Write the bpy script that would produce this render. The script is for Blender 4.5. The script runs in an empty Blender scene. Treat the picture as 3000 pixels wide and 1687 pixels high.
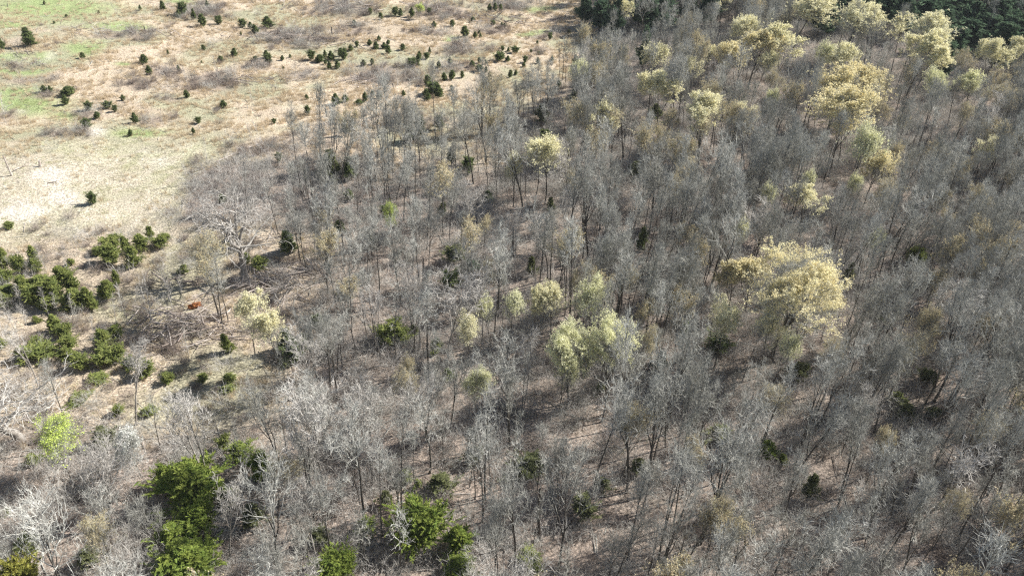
import bpy, math, random
import numpy as np
from mathutils import Matrix, Vector

# ------------------------------------------------------------------ camera, sky, sun, exposure
scene = bpy.context.scene
COL = scene.collection
W0, H0 = 3000.0, 1687.0
FPX, CAMH, PITCH, ROLL = 2300.0, 75.0, math.radians(34.8), math.radians(2.7)
_f = np.array([0, math.cos(PITCH), -math.sin(PITCH)])
_r = np.array([1.0, 0, 0]); _u = np.array([0, math.sin(PITCH), math.cos(PITCH)])
CR = _r * math.cos(ROLL) + _u * math.sin(ROLL)
CU = -_r * math.sin(ROLL) + _u * math.cos(ROLL)
CF = _f
CP = np.array([0.0, 0.0, CAMH])
cd = bpy.data.cameras.new('camera'); cam = bpy.data.objects.new('camera', cd); COL.objects.link(cam)
cd.sensor_width = 36; cd.lens = 36 * FPX / W0; cd.clip_start = 0.5; cd.clip_end = 6000
cam.matrix_world = Matrix(((CR[0], CU[0], -CF[0], 0), (CR[1], CU[1], -CF[1], 0), (CR[2], CU[2], -CF[2], CAMH), (0, 0, 0, 1)))
scene.camera = cam

SUN_AZ, SUN_EL = math.radians(22), math.radians(40)      # azimuth measured from +X towards +Y
sdir = Vector((math.cos(SUN_AZ) * math.cos(SUN_EL), math.sin(SUN_AZ) * math.cos(SUN_EL), math.sin(SUN_EL)))
world = bpy.data.worlds.new('World'); scene.world = world; world.use_nodes = True
wn = world.node_tree; wn.nodes.clear()
sky = wn.nodes.new('ShaderNodeTexSky'); sky.sky_type = 'NISHITA'; sky.sun_disc = False
sky.sun_elevation = SUN_EL; sky.sun_rotation = math.radians(90) - SUN_AZ
bg = wn.nodes.new('ShaderNodeBackground'); bg.inputs[1].default_value = 0.05
wo = wn.nodes.new('ShaderNodeOutputWorld')
wn.links.new(sky.outputs[0], bg.inputs[0]); wn.links.new(bg.outputs[0], wo.inputs[0])
sl = bpy.data.lights.new('sun', 'SUN'); sl.energy = 5.0; sl.angle = math.radians(0.53); sl.color = (1.0, 0.955, 0.88)
so = bpy.data.objects.new('sun', sl); COL.objects.link(so)
so.rotation_euler = sdir.to_track_quat('Z', 'Y').to_euler(); so.location = (60, 60, 120)
scene.view_settings.view_transform = 'Standard'; scene.view_settings.look = 'None'
scene.view_settings.exposure = 0.84; scene.view_settings.gamma = 1.0; scene.view_settings.use_curve_mapping = False
HAZE = 0.00009
cy = scene.cycles
cy.use_denoising = False; cy.max_bounces = 5; cy.diffuse_bounces = 3; cy.glossy_bounces = 1
cy.transmission_bounces = 2; cy.transparent_max_bounces = 4; cy.volume_bounces = 0
cy.pixel_filter_type = 'BLACKMAN_HARRIS'; cy.filter_width = 1.3; cy.sample_clamp_indirect = 4

# ------------------------------------------------------------------ projection helpers
def at(px, py, z=0.0):
    d = CF * FPX + CR * (px - W0 / 2) - CU * (py - H0 / 2)
    t = (z - CP[2]) / d[2]
    p = CP + d * t
    return p[0], p[1]
def proj(x, y, z=0.0):
    x = np.asarray(x, float); y = np.asarray(y, float); z = np.asarray(z, float) + 0 * x
    v = np.stack([x, y, z - CAMH], -1)
    dep = v @ CF; dep = np.where(dep > 1, dep, 1)
    return W0 / 2 + FPX * (v @ CR) / dep, H0 / 2 - FPX * (v @ CU) / dep, dep
PAN = {1: (0, 0), 2: (1000, 0), 3: (2000, 0), 4: (0, 562), 5: (1000, 562), 6: (2000, 562), 7: (0, 1124), 8: (1000, 1124), 9: (2000, 1124)}
def full(p, x, y): return PAN[p][0] + x / 2.576, PAN[p][1] + y / 2.576

# ------------------------------------------------------------------ value noise (numpy)
_rn = np.random.default_rng(5)
_tab = _rn.random((256, 256))
def vnoise(x, y):
    xi = np.floor(x).astype(int); yi = np.floor(y).astype(int); fx = x - xi; fy = y - yi
    fx = fx * fx * (3 - 2 * fx); fy = fy * fy * (3 - 2 * fy)
    a = _tab[xi % 256, yi % 256]; b = _tab[(xi + 1) % 256, yi % 256]
    c = _tab[xi % 256, (yi + 1) % 256]; d = _tab[(xi + 1) % 256, (yi + 1) % 256]
    return (a * (1 - fx) + b * fx) * (1 - fy) + (c * (1 - fx) + d * fx) * fy
def fbm(x, y, o=4):
    s = 0; a = 0.5; t = 0
    for i in range(o):
        s = s + a * vnoise(x * 2 ** i + 17.3 * i, y * 2 ** i + 9.1 * i); t += a; a *= 0.5
    return s / t
def ground_z(x, y):
    x = np.asarray(x, float); y = np.asarray(y, float)
    return (fbm(x / 45 + 3, y / 45 + 8, 3) - 0.5) * 2.4 + (fbm(x / 6 + 50, y / 6 + 20, 2) - 0.5) * 0.3
def gz(x, y): return float(ground_z(x, y))

# ------------------------------------------------------------------ mesh helpers
def mk_mesh(name, parts, smooth=False):
    """parts: list of (V(n,3), F(m,3|4), material)"""
    me = bpy.data.meshes.new(name); mats = []; V = []; loops = []; starts = []; tot = []; mi = []; off = 0; ls = 0
    for v, f, m in parts:
        if len(v) == 0: continue
        if m not in mats: mats.append(m)
        V.append(v); f = np.asarray(f); k = f.shape[1]
        loops.append((f + off).ravel()); n = len(f)
        starts.append(ls + np.arange(n) * k); tot.append(np.full(n, k)); mi.append(np.full(n, mats.index(m)))
        ls += n * k; off += len(v)
    V = np.concatenate(V); loops = np.concatenate(loops); starts = np.concatenate(starts); mi = np.concatenate(mi)
    me.vertices.add(len(V)); me.vertices.foreach_set('co', V.astype(np.float32).ravel())
    me.loops.add(len(loops)); me.loops.foreach_set('vertex_index', loops.astype(np.int32))
    me.polygons.add(len(starts)); me.polygons.foreach_set('loop_start', starts.astype(np.int32))
    for m in mats: me.materials.append(m)
    me.polygons.foreach_set('material_index', mi.astype(np.int32))
    me.polygons.foreach_set('use_smooth', np.full(len(starts), smooth))
    me.update(calc_edges=True); me.validate()
    return me
def norm(v): return v / np.maximum(np.linalg.norm(v, axis=-1, keepdims=True), 1e-9)
def tubes(P, R, S):
    """P (N,K,3), R (N,K) -> verts, quads"""
    N, K, _ = P.shape
    T = norm(np.gradient(P, axis=1)); ref = np.array([0.36, 0.48, -0.8])
    U = norm(np.cross(T, ref)); Vv = np.cross(T, U)
    a = np.arange(S) * 2 * math.pi / S
    V = P[:, :, None, :] + R[:, :, None, None] * (np.cos(a)[None, None, :, None] * U[:, :, None, :] + np.sin(a)[None, None, :, None] * Vv[:, :, None, :])
    idx = np.arange(N * K * S).reshape(N, K, S)
    A = idx[:, :-1, :]; B = np.roll(A, -1, axis=2); D = idx[:, 1:, :]; C = np.roll(D, -1, axis=2)
    return V.reshape(-1, 3), np.stack([A, B, C, D], -1).reshape(-1, 4)
def grow(rng, start, dirn, length, r0, r1, K, wig, trop):
    N = len(start); p = start.copy(); d = norm(dirn); pts = [p]
    for k in range(K):
        d = norm(d + wig * rng.normal(size=(N, 3)) + np.array([0, 0, trop]))
        p = p + d * (length / K)[:, None]; pts.append(p)
    P = np.stack(pts, 1); t = np.linspace(0, 1, K + 1)[None, :]
    R = r0[:, None] * (1 - t) + r1[:, None] * t
    return P, R
def spawn(rng, P, R, n, t0, t1, ang, asd):
    N, K1, _ = P.shape; K = K1 - 1
    t = t0 + (t1 - t0) * (np.arange(n)[None, :] + rng.random((N, n))) / n
    f = t * K; i = np.minimum(f.astype(int), K - 1); w = (f - i)[..., None]; j = np.arange(N)[:, None]
    pos = P[j, i] * (1 - w) + P[j, i + 1] * w; tan = norm(P[j, i + 1] - P[j, i]); pr = R[j, i] * (1 - w[..., 0]) + R[j, i + 1] * w[..., 0]
    az = rng.random((N, 1)) * 6.28 + np.arange(n)[None, :] * 2.4 + rng.normal(size=(N, n)) * 0.4
    ref = np.where(np.abs(tan[..., 2:3]) > 0.9, np.array([1.0, 0, 0]), np.array([0, 0, 1.0]))
    u = norm(np.cross(tan, ref)); v = np.cross(tan, u)
    perp = np.cos(az)[..., None] * u + np.sin(az)[..., None] * v
    a = ang + asd * rng.normal(size=(N, n)); d = tan * np.cos(a)[..., None] + perp * np.sin(a)[..., None]
    return pos.reshape(-1, 3), d.reshape(-1, 3), t.ravel(), np.repeat(np.arange(N), n), pr.ravel()
def flat_cards(rng, C, s0, s1):
    n = len(C); nrm = norm(rng.normal(size=(n, 3)) * .75 + np.array([.35, .1, .9])); a = norm(np.cross(nrm, rng.normal(size=(n, 3)))); b = np.cross(nrm, a)
    s = (s0 + (s1 - s0) * rng.random(n))[:, None]; a = a * s; b = b * s
    V = np.stack([C - a - b * .55, C + b * -.8 + a * .3, C + a, C + b], 1)
    return V.reshape(-1, 3), np.arange(n * 4).reshape(n, 4)
def cards(rng, C, s0, s1, elong=1.0, axis=None):
    n = len(C); a = norm(rng.normal(size=(n, 3))) if axis is None else norm(axis + 0.45 * rng.normal(size=(n, 3)))
    b = norm(np.cross(a, rng.normal(size=(n, 3)))); s = (s0 + (s1 - s0) * rng.random(n))[:, None]
    a = a * s * elong; b = b * s
    V = np.stack([C - a - b * .55, C + b * -.8 + a * .3, C + a, C + b], 1)
    return V.reshape(-1, 3), np.arange(n * 4).reshape(n, 4)

# ------------------------------------------------------------------ materials
def new_mat(name):
    m = bpy.data.materials.new(name); m.use_nodes = True; nt = m.node_tree; nt.nodes.clear(); return m, nt
def N(nt, t, **k):
    n = nt.nodes.new(t)
    for a, b in k.items(): setattr(n, a, b)
    return n
def mixrgb(nt, fac, a, b, mode='MIX'):
    n = N(nt, 'ShaderNodeMix', data_type='RGBA', blend_type=mode)
    for s, v in ((n.inputs[0], fac), (n.inputs[6], a), (n.inputs[7], b)):
        if isinstance(v, (int, float)): s.default_value = v
        elif isinstance(v, tuple): s.default_value = (*v, 1)
        else: nt.links.new(v, s)
    return n.outputs[2]
def noise(nt, scale, detail=3, rough=0.6, vec=None):
    n = N(nt, 'ShaderNodeTexNoise'); n.inputs['Scale'].default_value = scale; n.inputs['Detail'].default_value = detail; n.inputs['Roughness'].default_value = rough
    if vec: nt.links.new(vec, n.inputs['Vector'])
    return n.outputs[0]
def remap(nt, v, a, b, c=0.0, d=1.0):
    n = N(nt, 'ShaderNodeMapRange'); nt.links.new(v, n.inputs[0])
    for i, x in enumerate((a, b, c, d)): n.inputs[i + 1].default_value = x
    return n.outputs[0]
def bark(name, c0, c1, c2):
    m, nt = new_mat(name); oi = N(nt, 'ShaderNodeObjectInfo'); tc = N(nt, 'ShaderNodeTexCoord')
    base = mixrgb(nt, oi.outputs['Random'], c0, c1)
    n = remap(nt, noise(nt, 1.3, 4, 0.7, tc.outputs['Object']), 0.35, 0.7)
    col = mixrgb(nt, n, base, c2)
    b = N(nt, 'ShaderNodeBsdfPrincipled'); b.inputs['Roughness'].default_value = 0.9; b.inputs['Specular IOR Level'].default_value = 0.15
    nt.links.new(col, b.inputs['Base Color']); o = N(nt, 'ShaderNodeOutputMaterial'); nt.links.new(b.outputs[0], o.inputs[0]); return m
def leaf(name, c0, c1, c2, trans=0.35, scale=1.2):
    m, nt = new_mat(name); oi = N(nt, 'ShaderNodeObjectInfo'); tc = N(nt, 'ShaderNodeTexCoord'); geo = N(nt, 'ShaderNodeNewGeometry')
    base = mixrgb(nt, oi.outputs['Random'], c0, c1)
    col = mixrgb(nt, remap(nt, noise(nt, scale, 2, 0.6, tc.outputs['Object']), 0.35, 0.65), base, c2)
    col = mixrgb(nt, 1.0, col, N2(nt, geo), 'MULTIPLY')
    d = N(nt, 'ShaderNodeBsdfDiffuse'); t = N(nt, 'ShaderNodeBsdfTranslucent'); mx = N(nt, 'ShaderNodeMixShader'); mx.inputs[0].default_value = trans
    nt.links.new(col, d.inputs[0]); nt.links.new(col, t.inputs[0]); nt.links.new(d.outputs[0], mx.inputs[1]); nt.links.new(t.outputs[0], mx.inputs[2])
    o = N(nt, 'ShaderNodeOutputMaterial'); nt.links.new(mx.outputs[0], o.inputs[0]); return m
def N2(nt, geo):
    r = remap(nt, geo.outputs['Random Per Island'], 0, 1, 0.7, 1.25)
    c = N(nt, 'ShaderNodeCombineColor')
    for i in range(3): nt.links.new(r, c.inputs[i])
    return c.outputs[0]

M_bark = bark('grey_bark', (0.07, 0.062, 0.055), (0.19, 0.175, 0.155), (0.04, 0.035, 0.03))
M_twig = bark('grey_twigs', (0.40, 0.40, 0.365), (0.76, 0.765, 0.72), (0.22, 0.215, 0.19))
M_pale = bark('pale_bark', (0.36, 0.335, 0.305), (0.48, 0.45, 0.415), (0.16, 0.14, 0.125))
M_ptwig = bark('pale_twigs', (0.58, 0.56, 0.525), (0.78, 0.76, 0.72), (0.34, 0.315, 0.285))
M_dead = bark('bleached_wood', (0.55, 0.50, 0.46), (0.66, 0.62, 0.58), (0.30, 0.24, 0.21))
M_darkb = bark('dark_bark', (0.06, 0.05, 0.045), (0.10, 0.085, 0.075), (0.045, 0.038, 0.034))
M_brush = bark('brush_twigs', (0.30, 0.25, 0.225), (0.42, 0.37, 0.33), (0.20, 0.165, 0.145))
M_clay = bark('rusty_wood', (0.36, 0.15, 0.06), (0.42, 0.18, 0.07), (0.16, 0.06, 0.03))
M_yel = leaf('yellow_buds', (0.93, 0.90, 0.62), (0.93, 0.91, 0.68), (0.91, 0.86, 0.58), .3)
M_gold = leaf('golden_buds', (0.93, 0.86, 0.56), (0.93, 0.88, 0.60), (0.88, 0.78, 0.48), .3)
M_pgrn = leaf('pale_green_leaves', (0.92, 0.90, 0.62), (0.92, 0.91, 0.68), (0.84, 0.85, 0.52), .3)
M_lime = leaf('lime_leaves', (0.72, 0.82, 0.24), (0.72, 0.82, 0.24), (0.60, 0.74, 0.18))
M_blos = leaf('white_blossom', (0.85, 0.85, 0.83), (0.85, 0.85, 0.83), (0.75, 0.77, 0.72))
M_fleck = leaf('faint_buds', (0.62, 0.58, 0.36), (0.70, 0.64, 0.40), (0.58, 0.48, 0.32))
M_ced = leaf('cedar_foliage', (0.24, 0.30, 0.125), (0.30, 0.35, 0.15), (0.17, 0.215, 0.10), 0.5)
M_cedb = leaf('bright_cedar_foliage', (0.38, 0.45, 0.11), (0.42, 0.48, 0.13), (0.22, 0.31, 0.08), 0.45)
M_cedg = leaf('mid_cedar_foliage', (0.40, 0.44, 0.15), (0.46, 0.49, 0.18), (0.25, 0.31, 0.11), 0.45)
M_cedd = leaf('dull_cedar_foliage', (0.24, 0.265, 0.13), (0.28, 0.30, 0.15), (0.18, 0.20, 0.10), 0.4)
M_pine = leaf('dark_evergreen_foliage', (0.14, 0.21, 0.13), (0.18, 0.25, 0.155), (0.10, 0.16, 0.10), 0.4)
M_goldb = leaf('yellow_evergreen_foliage', (0.40, 0.38, 0.10), (0.40, 0.38, 0.10), (0.27, 0.29, 0.08), 0.35)
M_tan = leaf('dry_grass', (0.64, 0.525, 0.37), (0.74, 0.63, 0.47), (0.54, 0.46, 0.33), 0.25)
M_straw = leaf('straw_grass', (0.66, 0.585, 0.44), (0.60, 0.54, 0.39), (0.50, 0.49, 0.31), 0.2)
M_green = leaf('fresh_grass', (0.26, 0.36, 0.11), (0.32, 0.41, 0.15), (0.42, 0.46, 0.22), 0.2)

# ------------------------------------------------------------------ zone weights in the place (ground cover)
def ell(px, py, p, x, y, w, h, soft=0.6):
    cx, cy_ = full(p, x, y); rx = w / 2.576 / 2; ry = h / 2.576 / 2
    d = np.sqrt(((px - cx) / rx) ** 2 + ((py - cy_) / ry) ** 2)
    return np.clip((1 + soft - d) / (2 * soft), 0, 1)
# the edge of the wood: photo points from top to the left border, as ground positions
EDGE = [(1745, -400), (1745, 60), (1720, 200), (1640, 285), (1560, 330), (1400, 350), (1150, 365), (1000, 390), (880, 420), (790, 450), (650, 470), (560, 510), (540, 600), (490, 720), (300, 680), (150, 700), (-400, 760)]
OPEN_POLY = [(-2500, -400)] + EDGE + [(-2500, 760)]
def inpoly(px, py, poly):
    r = np.zeros(np.shape(px), bool); n = len(poly); j = n - 1
    for i in range(n):
        xi, yi = poly[i]; xj, yj = poly[j]
        if yi != yj:
            c = ((yi > py) != (yj > py)) & (px < (xj - xi) * (py - yi) / (yj - yi) + xi); r ^= c
        j = i
    return r
def poly_dist(px, py, pts):
    d = np.full(np.shape(px), 1e9)
    for (x0, y0), (x1, y1) in zip(pts[:-1], pts[1:]):
        vx, vy = x1 - x0, y1 - y0; t = np.clip(((px - x0) * vx + (py - y0) * vy) / (vx * vx + vy * vy), 0, 1)
        d = np.minimum(d, np.hypot(px - x0 - t * vx, py - y0 - t * vy))
    return d
BRUSH = [(1, 480, 1020, 380, 90), (1, 380, 720, 170, 50), (1, 650, 870, 260, 70), (1, 1600, 600, 360, 130), (1, 2200, 280, 520, 130), (1, 1500, 90, 420, 110), (1, 1050, 290, 260, 90),
         (1, 2270, 560, 260, 70), (1, 1950, 1130, 420, 90), (1, 1480, 1260, 420, 90), (1, 120, 510, 280, 40), (2, 900, 370, 460, 90), (2, 760, 80, 420, 110), (2, 350, 560, 520, 120),
         (2, 600, 600, 160, 90), (2, 1290, 40, 300, 60), (2, 60, 220, 200, 90), (1, 1250, 560, 200, 60), (2, 60, 60, 300, 110), (1, 2500, 60, 300, 100), (1, 850, 290, 200, 50),
         (1, 1100, 640, 260, 60), (1, 1300, 740, 240, 50), (2, 1560, 280, 200, 50), (2, 640, 250, 260, 50), (1, 1900, 500, 260, 60), (1, 60, 880, 200, 90), (1, 1150, 900, 300, 60), (1, 200, 600, 260, 40), (2, 1150, 230, 220, 40), (2, 1500, 400, 200, 60), (2, 900, 520, 260, 50)]
GREEN = [(1, 850, 215, 420, 70), (1, 640, 385, 260, 110), (1, 350, 440, 260, 60), (1, 300, 60, 1000, 190), (1, 190, 790, 640, 170), (1, 480, 880, 260, 60), (1, 120, 200, 300, 60),
         (1, 1050, 990, 420, 70), (1, 120, 690, 260, 60), (1, 940, 490, 130, 30), (2, 1450, 240, 160, 40), (2, 1480, 60, 200, 40), (1, 150, 530, 460, 60), (1, 1340, 15, 200, 30), (2, 800, 290, 140, 40), (1, 60, 440, 300, 60)]
PALE = [(1, 430, 435, 150, 50), (1, 740, 980, 160, 70), (1, 350, 1340, 260, 150), (1, 1200, 1250, 200, 60), (4, 430, 60, 300, 120), (4, 150, 180, 400, 160), (1, 160, 840, 140, 30), (1, 1050, 1170, 160, 40), (1, 100, 240, 70, 20)]
def zones(x, y):
    px, py, dep = proj(x, y, 0.0)
    wob = (fbm(x / 9 + 5, y / 9 + 2, 3) - 0.5) * 90; wob2 = (fbm(x / 9 + 35, y / 9 + 42, 3) - 0.5) * 36
    px = px + wob; py = py + wob2 * np.clip((py + 250) / 700, .3, 1)
    inside = inpoly(px, py, OPEN_POLY); de = poly_dist(px, py, EDGE)
    opn = np.clip(0.5 + np.where(inside, de, -de) / 70, 0, 1)
    # sparse wooded transition that still has tan ground beneath
    trans = np.clip(1 - np.hypot((px - 1150) / 560, (py - 420) / 130), 0, 1) * 1.3
    left = np.clip((950 - px + (1130 - py) * .25) / 220, 0, 1) * np.clip((1330 - py) / 140, 0, 1) * np.clip((py - 640) / 80, 0, 1)
    opn2 = np.clip(np.maximum(opn, np.maximum(trans * 0.8, left * 0.75)), 0, 1)
    lawn = np.clip(0.5 + (py - (410 + (px < 300) * 0 + np.abs(px - 300) * .12)) / 70, 0, 1) * opn
    br = np.zeros(np.shape(px)); gr = np.zeros(np.shape(px)); pa = np.zeros(np.shape(px))
    for b in BRUSH: br = np.maximum(br, ell(px, py, *b))
    for b in GREEN: gr = np.maximum(gr, ell(px, py, *b))
    for b in PALE: pa = np.maximum(pa, ell(px, py, *b))
    return dict(open=opn, open2=opn2, lawn=lawn, brush=br * opn2 * (1 - .9 * lawn * (px < 560)), green=gr * opn2, pale=pa * opn2, left=left, px=px, py=py, dep=dep)

# ------------------------------------------------------------------ ground: one sheet to the horizon
def axis(a, b, step, far):
    c = list(np.arange(a, b + .01, step)); s = step; lo = [a]; hi = [b]
    while hi[-1] < far: s *= 1.5; hi.append(hi[-1] + s); lo.append(lo[-1] - s)
    return np.array(lo[1:][::-1] + c + hi[1:])
gx = axis(-200, 200, 0.85, 4000); gy = axis(25, 330, 0.85, 4000)
X, Y = np.meshgrid(gx, gy, indexing='ij'); Zg = ground_z(X, Y)
nx, ny = X.shape; idx = np.arange(nx * ny).reshape(nx, ny)
GF = np.stack([idx[:-1, :-1], idx[1:, :-1], idx[1:, 1:], idx[:-1, 1:]], -1).reshape(-1, 4)
GV = np.stack([X, Y, Zg], -1).reshape(-1, 3)
z = zones(GV[:, 0], GV[:, 1])
def C(*c): return np.array(c)[None, :]
n1 = fbm(GV[:, 0] / 5, GV[:, 1] / 5, 4)[:, None]; n2 = fbm(GV[:, 0] / 14 + 9, GV[:, 1] / 14, 4)[:, None]
n3 = fbm(GV[:, 0] / 1.7 + 9, GV[:, 1] / 2.6, 2)[:, None]
litter = C(.31, .26, .22) * (0.75 + .5 * n1); litter = litter * (1 - .35 * (n2 > .55)) + C(.36, .285, .24) * .35 * (n2 > .55)
tan = C(.55, .46, .35) * (0.8 + .4 * n1); tan = tan + (C(.37, .37, .25) - tan) * np.clip((n2 - .46) * 5, 0, .85)
lawn = C(.56, .505, .40) * (.8 + .35 * n1); lawn = lawn + (C(.43, .425, .28) - lawn) * np.clip((n2 - .47) * 5, 0, .8) * np.clip((n3 - .2) * 2, 0, 1)
col = litter
def blend(a, b, w): return a + (b - a) * w[:, None]
col = blend(col, tan, z['open2']); col = blend(col, lawn, z['lawn'])
col = blend(col, C(.30, .39, .16) * (.8 + .4 * n3), np.clip(z['green'] * (0.55 + n1[:, 0]), 0, 1) * .8)
col = blend(col, C(.30, .245, .205) * (.8 + .4 * n3), np.clip(z['brush'] * 1.1, 0, 1) * .8)
col = blend(col, C(.66, .61, .53) * (.9 + .2 * n3), np.clip(z['pale'] * (n1[:, 0] * 2.2 - .35), 0, 1))
col = np.clip(col, 0.02, .85)
m, nt = new_mat('ground_cover'); at_ = N(nt, 'ShaderNodeAttribute'); at_.attribute_name = 'soil'
tc = N(nt, 'ShaderNodeTexCoord'); vec = tc.outputs['Object']
f1 = remap(nt, noise(nt, 3.2, 5, 0.75, vec), .34, .66, .22, 1.75); f2 = remap(nt, noise(nt, 11, 3, 0.7, vec), .3, .7, .6, 1.35)
mp = N(nt, 'ShaderNodeMapping'); mp.inputs['Rotation'].default_value = (0, 0, math.radians(25)); mp.inputs['Scale'].default_value = (1.1, 5.5, 1); nt.links.new(vec, mp.inputs[0])
f3 = remap(nt, noise(nt, 1.0, 4, 0.7, mp.outputs[0]), .3, .7, .75, 1.25)
mu = N(nt, 'ShaderNodeMath', operation='MULTIPLY'); nt.links.new(f1, mu.inputs[0]); nt.links.new(f2, mu.inputs[1])
mu2 = N(nt, 'ShaderNodeMath', operation='MULTIPLY'); nt.links.new(mu.outputs[0], mu2.inputs[0]); nt.links.new(f3, mu2.inputs[1])
cc = N(nt, 'ShaderNodeCombineColor')
for i in range(3): nt.links.new(mu2.outputs[0], cc.inputs[i])
colr = mixrgb(nt, 1.0, at_.outputs['Color'], cc.outputs[0], 'MULTIPLY')
b = N(nt, 'ShaderNodeBsdfPrincipled'); b.inputs['Roughness'].default_value = 1; b.inputs['Specular IOR Level'].default_value = 0.05
bm = N(nt, 'ShaderNodeBump'); bm.inputs['Strength'].default_value = 0.7; bm.inputs['Distance'].default_value = 0.25
nt.links.new(noise(nt, 4.5, 5, .7, vec), bm.inputs['Height']); nt.links.new(bm.outputs[0], b.inputs['Normal'])
nt.links.new(colr, b.inputs['Base Color']); o = N(nt, 'ShaderNodeOutputMaterial'); nt.links.new(b.outputs[0], o.inputs[0])
gm = mk_mesh('ground', [(GV, GF, m)], True)
ca = gm.attributes.new('soil', 'FLOAT_COLOR', 'POINT'); ca.data.foreach_set('color', np.concatenate([col, np.ones((len(col), 1))], 1).astype(np.float32).ravel())
g = bpy.data.objects.new('ground', gm); COL.objects.link(g); g['kind'] = 'structure'

# ------------------------------------------------------------------ tree models: each returns part arrays
def stem_and_limbs(rng, H, r0, cap=.10, base=.42, nl=20, lf=.30, ang=.75, fork=0, crook=.035, trop=.10, lean=0.0):
    s = np.zeros((1, 3)); s[0, 2] = -.3
    d = np.array([[lean * rng.normal(), lean * rng.normal(), 1.0]])
    P, R = grow(rng, s, d, np.array([H]), np.array([r0]), np.array([r0 * .12]), 14, crook, .02)
    stems = [(P, R)]
    if fork:
        ps, dd, t, pi, pr = spawn(rng, P, R, fork, .28, .55, .42, .1)
        LP, LR = grow(rng, ps, dd, H * (1 - t) * .95, pr * .75, pr * .12, 10, crook * 1.8, .10)
        stems.append((LP, LR))
    limbs = []
    for k, (SP, SR) in enumerate(stems):
        n = nl if k == 0 else max(6, nl // 2)
        ps, dd, t, pi, pr = spawn(rng, SP, SR, n, base if k == 0 else .2, .985, ang, .16)
        L = H * lf * (1.15 - .75 * (t - (base if k == 0 else .2)) / (1 - (base if k == 0 else .2))) * (0.6 + .7 * rng.random(len(t))) * (1 if k == 0 else .8)
        limbs.append(grow(rng, ps, dd, L, np.minimum(pr * .62, cap) + .012, np.full(len(t), .018), 7, .11, trop))
    return stems, limbs
def crown(rng, limbs, n2=7, n3=6, n4=4, tw=.75, thick=1.0, wig=.16, trop=.07):
    out = []; ends = []
    for LP, LR in limbs:
        LL = np.linalg.norm(np.diff(LP, axis=1), axis=2).sum(1)
        out.append(tubes(LP, LR, 4))
        ps, dd, t, pi, pr = spawn(rng, LP, LR, n2, .18, 1.0, .68, .2)
        L2 = LL[pi] * .52 * (1.1 - .55 * t) * (.6 + .6 * rng.random(len(t))) + .25
        P2, R2 = grow(rng, ps, dd, L2, np.minimum(pr * .62, .035) + .006, np.full(len(t), .012 * thick), 5, wig, trop)
        out.append(tubes(P2, R2, 3))
        ps, dd, t, pi, pr = spawn(rng, P2, R2, n3, .15, 1.0, .72, .25)
        L3 = L2[pi] * .5 * (.6 + .6 * rng.random(len(t))) + .2
        P3, R3 = grow(rng, ps, dd, L3, np.full(len(t), .012 * thick), np.full(len(t), .007 * thick), 3, wig, trop)
        out.append(tubes(P3, R3, 3)); ends.append(P3[:, -1]); ends.append(P3[:, 2])
        if n4:
            ps, dd, t, pi, pr = spawn(rng, P3, R3, n4, .2, 1.0, .75, .25)
            P4, R4 = grow(rng, ps, dd, tw * (.5 + .8 * rng.random(len(t))), np.full(len(t), .0095 * thick), np.full(len(t), .0045 * thick), 2, wig, trop)
            out.append(tubes(P4, R4, 3)); ends.append(P4[:, -1]); ends.append(P4[:, 1])
    return out, np.concatenate(ends)
def tree_model(name, seed, H, r0, mb, mt, leafm=None, nleaf=0, ls=(.07, .12), lowcut=0.0, cr={}, **k):
    fork = k.get('fork', 0)
    """-> dict(trunk mesh, crown mesh, foliage mesh or None, H, W)"""
    rng = np.random.default_rng(seed)
    stems, limbs = stem_and_limbs(rng, H, r0, **k)
    tp = []
    for i, (P, R) in enumerate(stems):
        R = R.copy(); R[:, 0] *= 1.35 if i == 0 else 1
        tp.append((*tubes(P, R, 7), mb))
    out, ends = crown(rng, limbs, **cr)
    cp = [(v, f, mt) for v, f in out]
    allv = np.concatenate([c[0] for c in cp]); W = float(np.percentile(np.abs(allv[:, :2]), 97) * 2.0); cz = float(np.median(allv[:, 2]))
    fp = None
    if leafm:
        rng2 = np.random.default_rng(seed + 99)
        zz = ends[:, 2]; lo, hi = max(np.percentile(zz, 5), .56 * H), zz.max()
        h = (zz - lo) / (hi - lo); rad = np.hypot(ends[:, 0], ends[:, 1]) / (W / 2)
        q_ = 1.9 if fork >= 4 else 1.1; pat = fbm(ends[:, 0] / q_ + 40, ends[:, 1] / q_ + zz / q_ + 30, 2)
        score = np.clip(h * .9 + rad * .5 - lowcut, 0, 1) + (pat - .5) * 3.0
        c = ends[(score > .42) & (h > 0)]
        if len(c) > 0:
            c = c[rng2.integers(0, len(c), nleaf)] + rng2.normal(size=(nleaf, 3)) * .09
            fp = [(*flat_cards(rng2, c, *ls), leafm)]; W = float(np.percentile(np.hypot(c[:, 0], c[:, 1]), 93) * 2.0)
    return dict(name=name, tp=tp, cp=cp, fp=fp, H=H, W=W, cz=cz)
def finish(mdl):
    mdl['trunk'] = mk_mesh('trunk', mdl['tp'], True); mdl['crown'] = mk_mesh('crown', mdl['cp'])
    mdl['foliage'] = mk_mesh('foliage', mdl['fp']) if mdl['fp'] else None
    return mdl
def joined(mdl): return mk_mesh(mdl['name'], mdl['tp'] + mdl['cp'] + (mdl['fp'] or []))

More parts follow.
